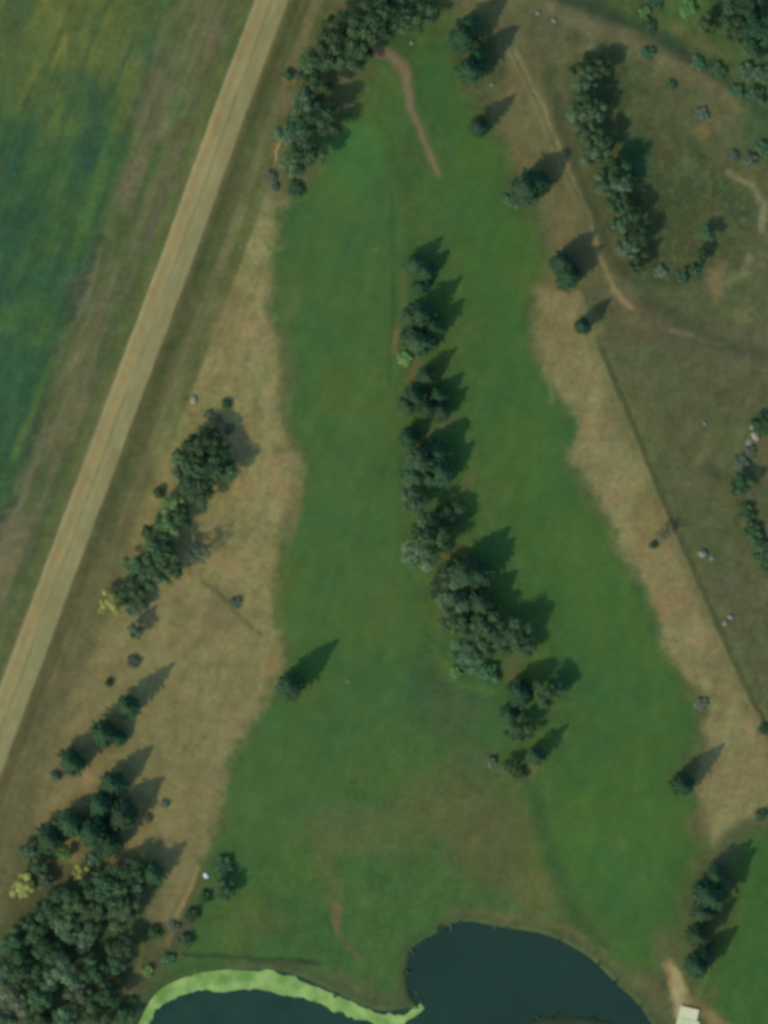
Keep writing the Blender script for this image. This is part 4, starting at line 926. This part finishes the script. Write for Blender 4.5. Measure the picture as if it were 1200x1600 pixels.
G_T = 'tan boulders on the right edge'
for u, v, s, mm, lab, g in ((670, 22, 1.60, M_STONE, 'pale stone under the dark trees at the top edge', None), (643, 67, 0.96, M_STONE, 'pale stone above the dirt path on the fairway', None), (322, 1368, 1.28, M_WHITE, 'small white stone beside the sandy trail', None),
        (544, 1065, 0.72, M_STONE, 'little pale stone on open left fairway right of the lone spruce', None),         (303, 625, 1.76, M_TANSTONE, 'pale tan boulder north of the roadside grove', None), (1098, 865, 1.92, M_STONE, 'pale stone left of a smaller one on olive grass', None), (1112, 872, 1.12, M_STONE, 'smaller pale stone right of another on olive grass', None),
        (1141, 964, 1.28, M_STONE, 'upper pale stone of a pair east of the fence', None), (1133, 974, 1.28, M_STONE, 'lower pale stone of a pair east of the fence', None), (1101, 661, 0.88, M_STONE, 'little pale stone alone on the olive grass', None),
        (1178, 666, 1.92, M_STONE, 'topmost grey boulder of the group at the right edge', G_T), (1180, 682, 2.00, M_TANSTONE, 'middle tan boulder of the group at the right edge', G_T), (1171, 690, 1.76, M_STONE, 'lowest pale boulder of the group at the right edge', G_T),         (841, 20, 1.12, M_STONE, 'pale stone left of another near the top edge', None), (866, 32, 1.20, M_STONE, 'pale stone right of another near the top edge', None), (769, 132, 0.96, M_STONE, 'pale stone between two spruces on the right rough', None),         ):
    stone(u, v, s, mm, lab, g)

# ------------------------------------------------------------------ wire fence along the dry rough
def box(name, mat, sx_, sy_, sz_, parent, loc, rz=0., bevel=.02):
    import bmesh
    bm = bmesh.new(); bmesh.ops.create_cube(bm, size=1); bmesh.ops.scale(bm, vec=(sx_, sy_, sz_), verts=bm.verts)
    if bevel: bmesh.ops.bevel(bm, geom=bm.edges[:], offset=bevel, segments=1, affect='EDGES')
    me = bpy.data.meshes.new(name); bm.to_mesh(me); bm.free(); me.materials.append(mat)
    o = link(name, me, parent, loc); o.rotation_euler = (0, 0, rz); return o
fp = []
L = [math.dist(FENCE[k], FENCE[k+1]) for k in range(len(FENCE)-1)]; tot = sum(L); s = 0
while s < tot:
    a = s
    for k, l in enumerate(L):
        if a <= l: break
        a -= l
    t = a/L[k]; u = FENCE[k][0]+(FENCE[k+1][0]-FENCE[k][0])*t; v = FENCE[k][1]+(FENCE[k+1][1]-FENCE[k][1])*t
    x, y = W(u, v); fp.append((x, y, float(height(np.array([u]), np.array([v]))[0]))); s += 24
fe = link('wire_fence', None, None, fp[0]); tag(fe, 'long thin wire fence with wooden posts beside the dry rough', 'fence')
fv, ff = tube([(0, 0, -.4), (0, 0, 1.25)], [.08, .07], 8); pm = mesh_np('post', fv, ff, M_POST)
F0 = Vector(fp[0])
for p in fp:
    o = link('post', pm, fe, Vector(p)-F0); o.rotation_euler = (random.gauss(0, .05), random.gauss(0, .05), random.uniform(0, 3))
for hgt in (.45, .8, 1.12):
    V_, F_ = tube([Vector(p)-F0+Vector((0, 0, hgt)) for p in fp], [.008]*len(fp), 4); link('wire', mesh_np('wire', V_, F_, M_WIRE), fe)

# ------------------------------------------------------------------ pale bridge at the end of the sandy path
bx, by = W(1075, 1590); bz = .38
br = link('footbridge', None, None, (bx, by, bz)); br.rotation_euler = (0, 0, math.radians(-13)); tag(br, 'pale cream plank bridge at the end of the sandy path', 'bridge')
for k in range(8):
    box('plank', M_PLANK, 4.6, .30, .09, br, (-.1+random.uniform(-.03, .03), 2.2-k*.325, 0), 0, .012)
for k in range(11):
    box('plank', M_PLANK2, 5.3, .30, .09, br, (.25+random.uniform(-.03, .03), 2.2-(8+k)*.325-.08, -.05), 0, .012)
for sgn in (-1, 1):
    box('beam', M_RAIL, .2, 6.3, .28, br, (sgn*1.7, -.85, -.26), 0, .015)
    box('kerb', M_RAIL, .14, 2.5, .14, br, (sgn*2.2-.1, 1.06, .12), 0, .012)
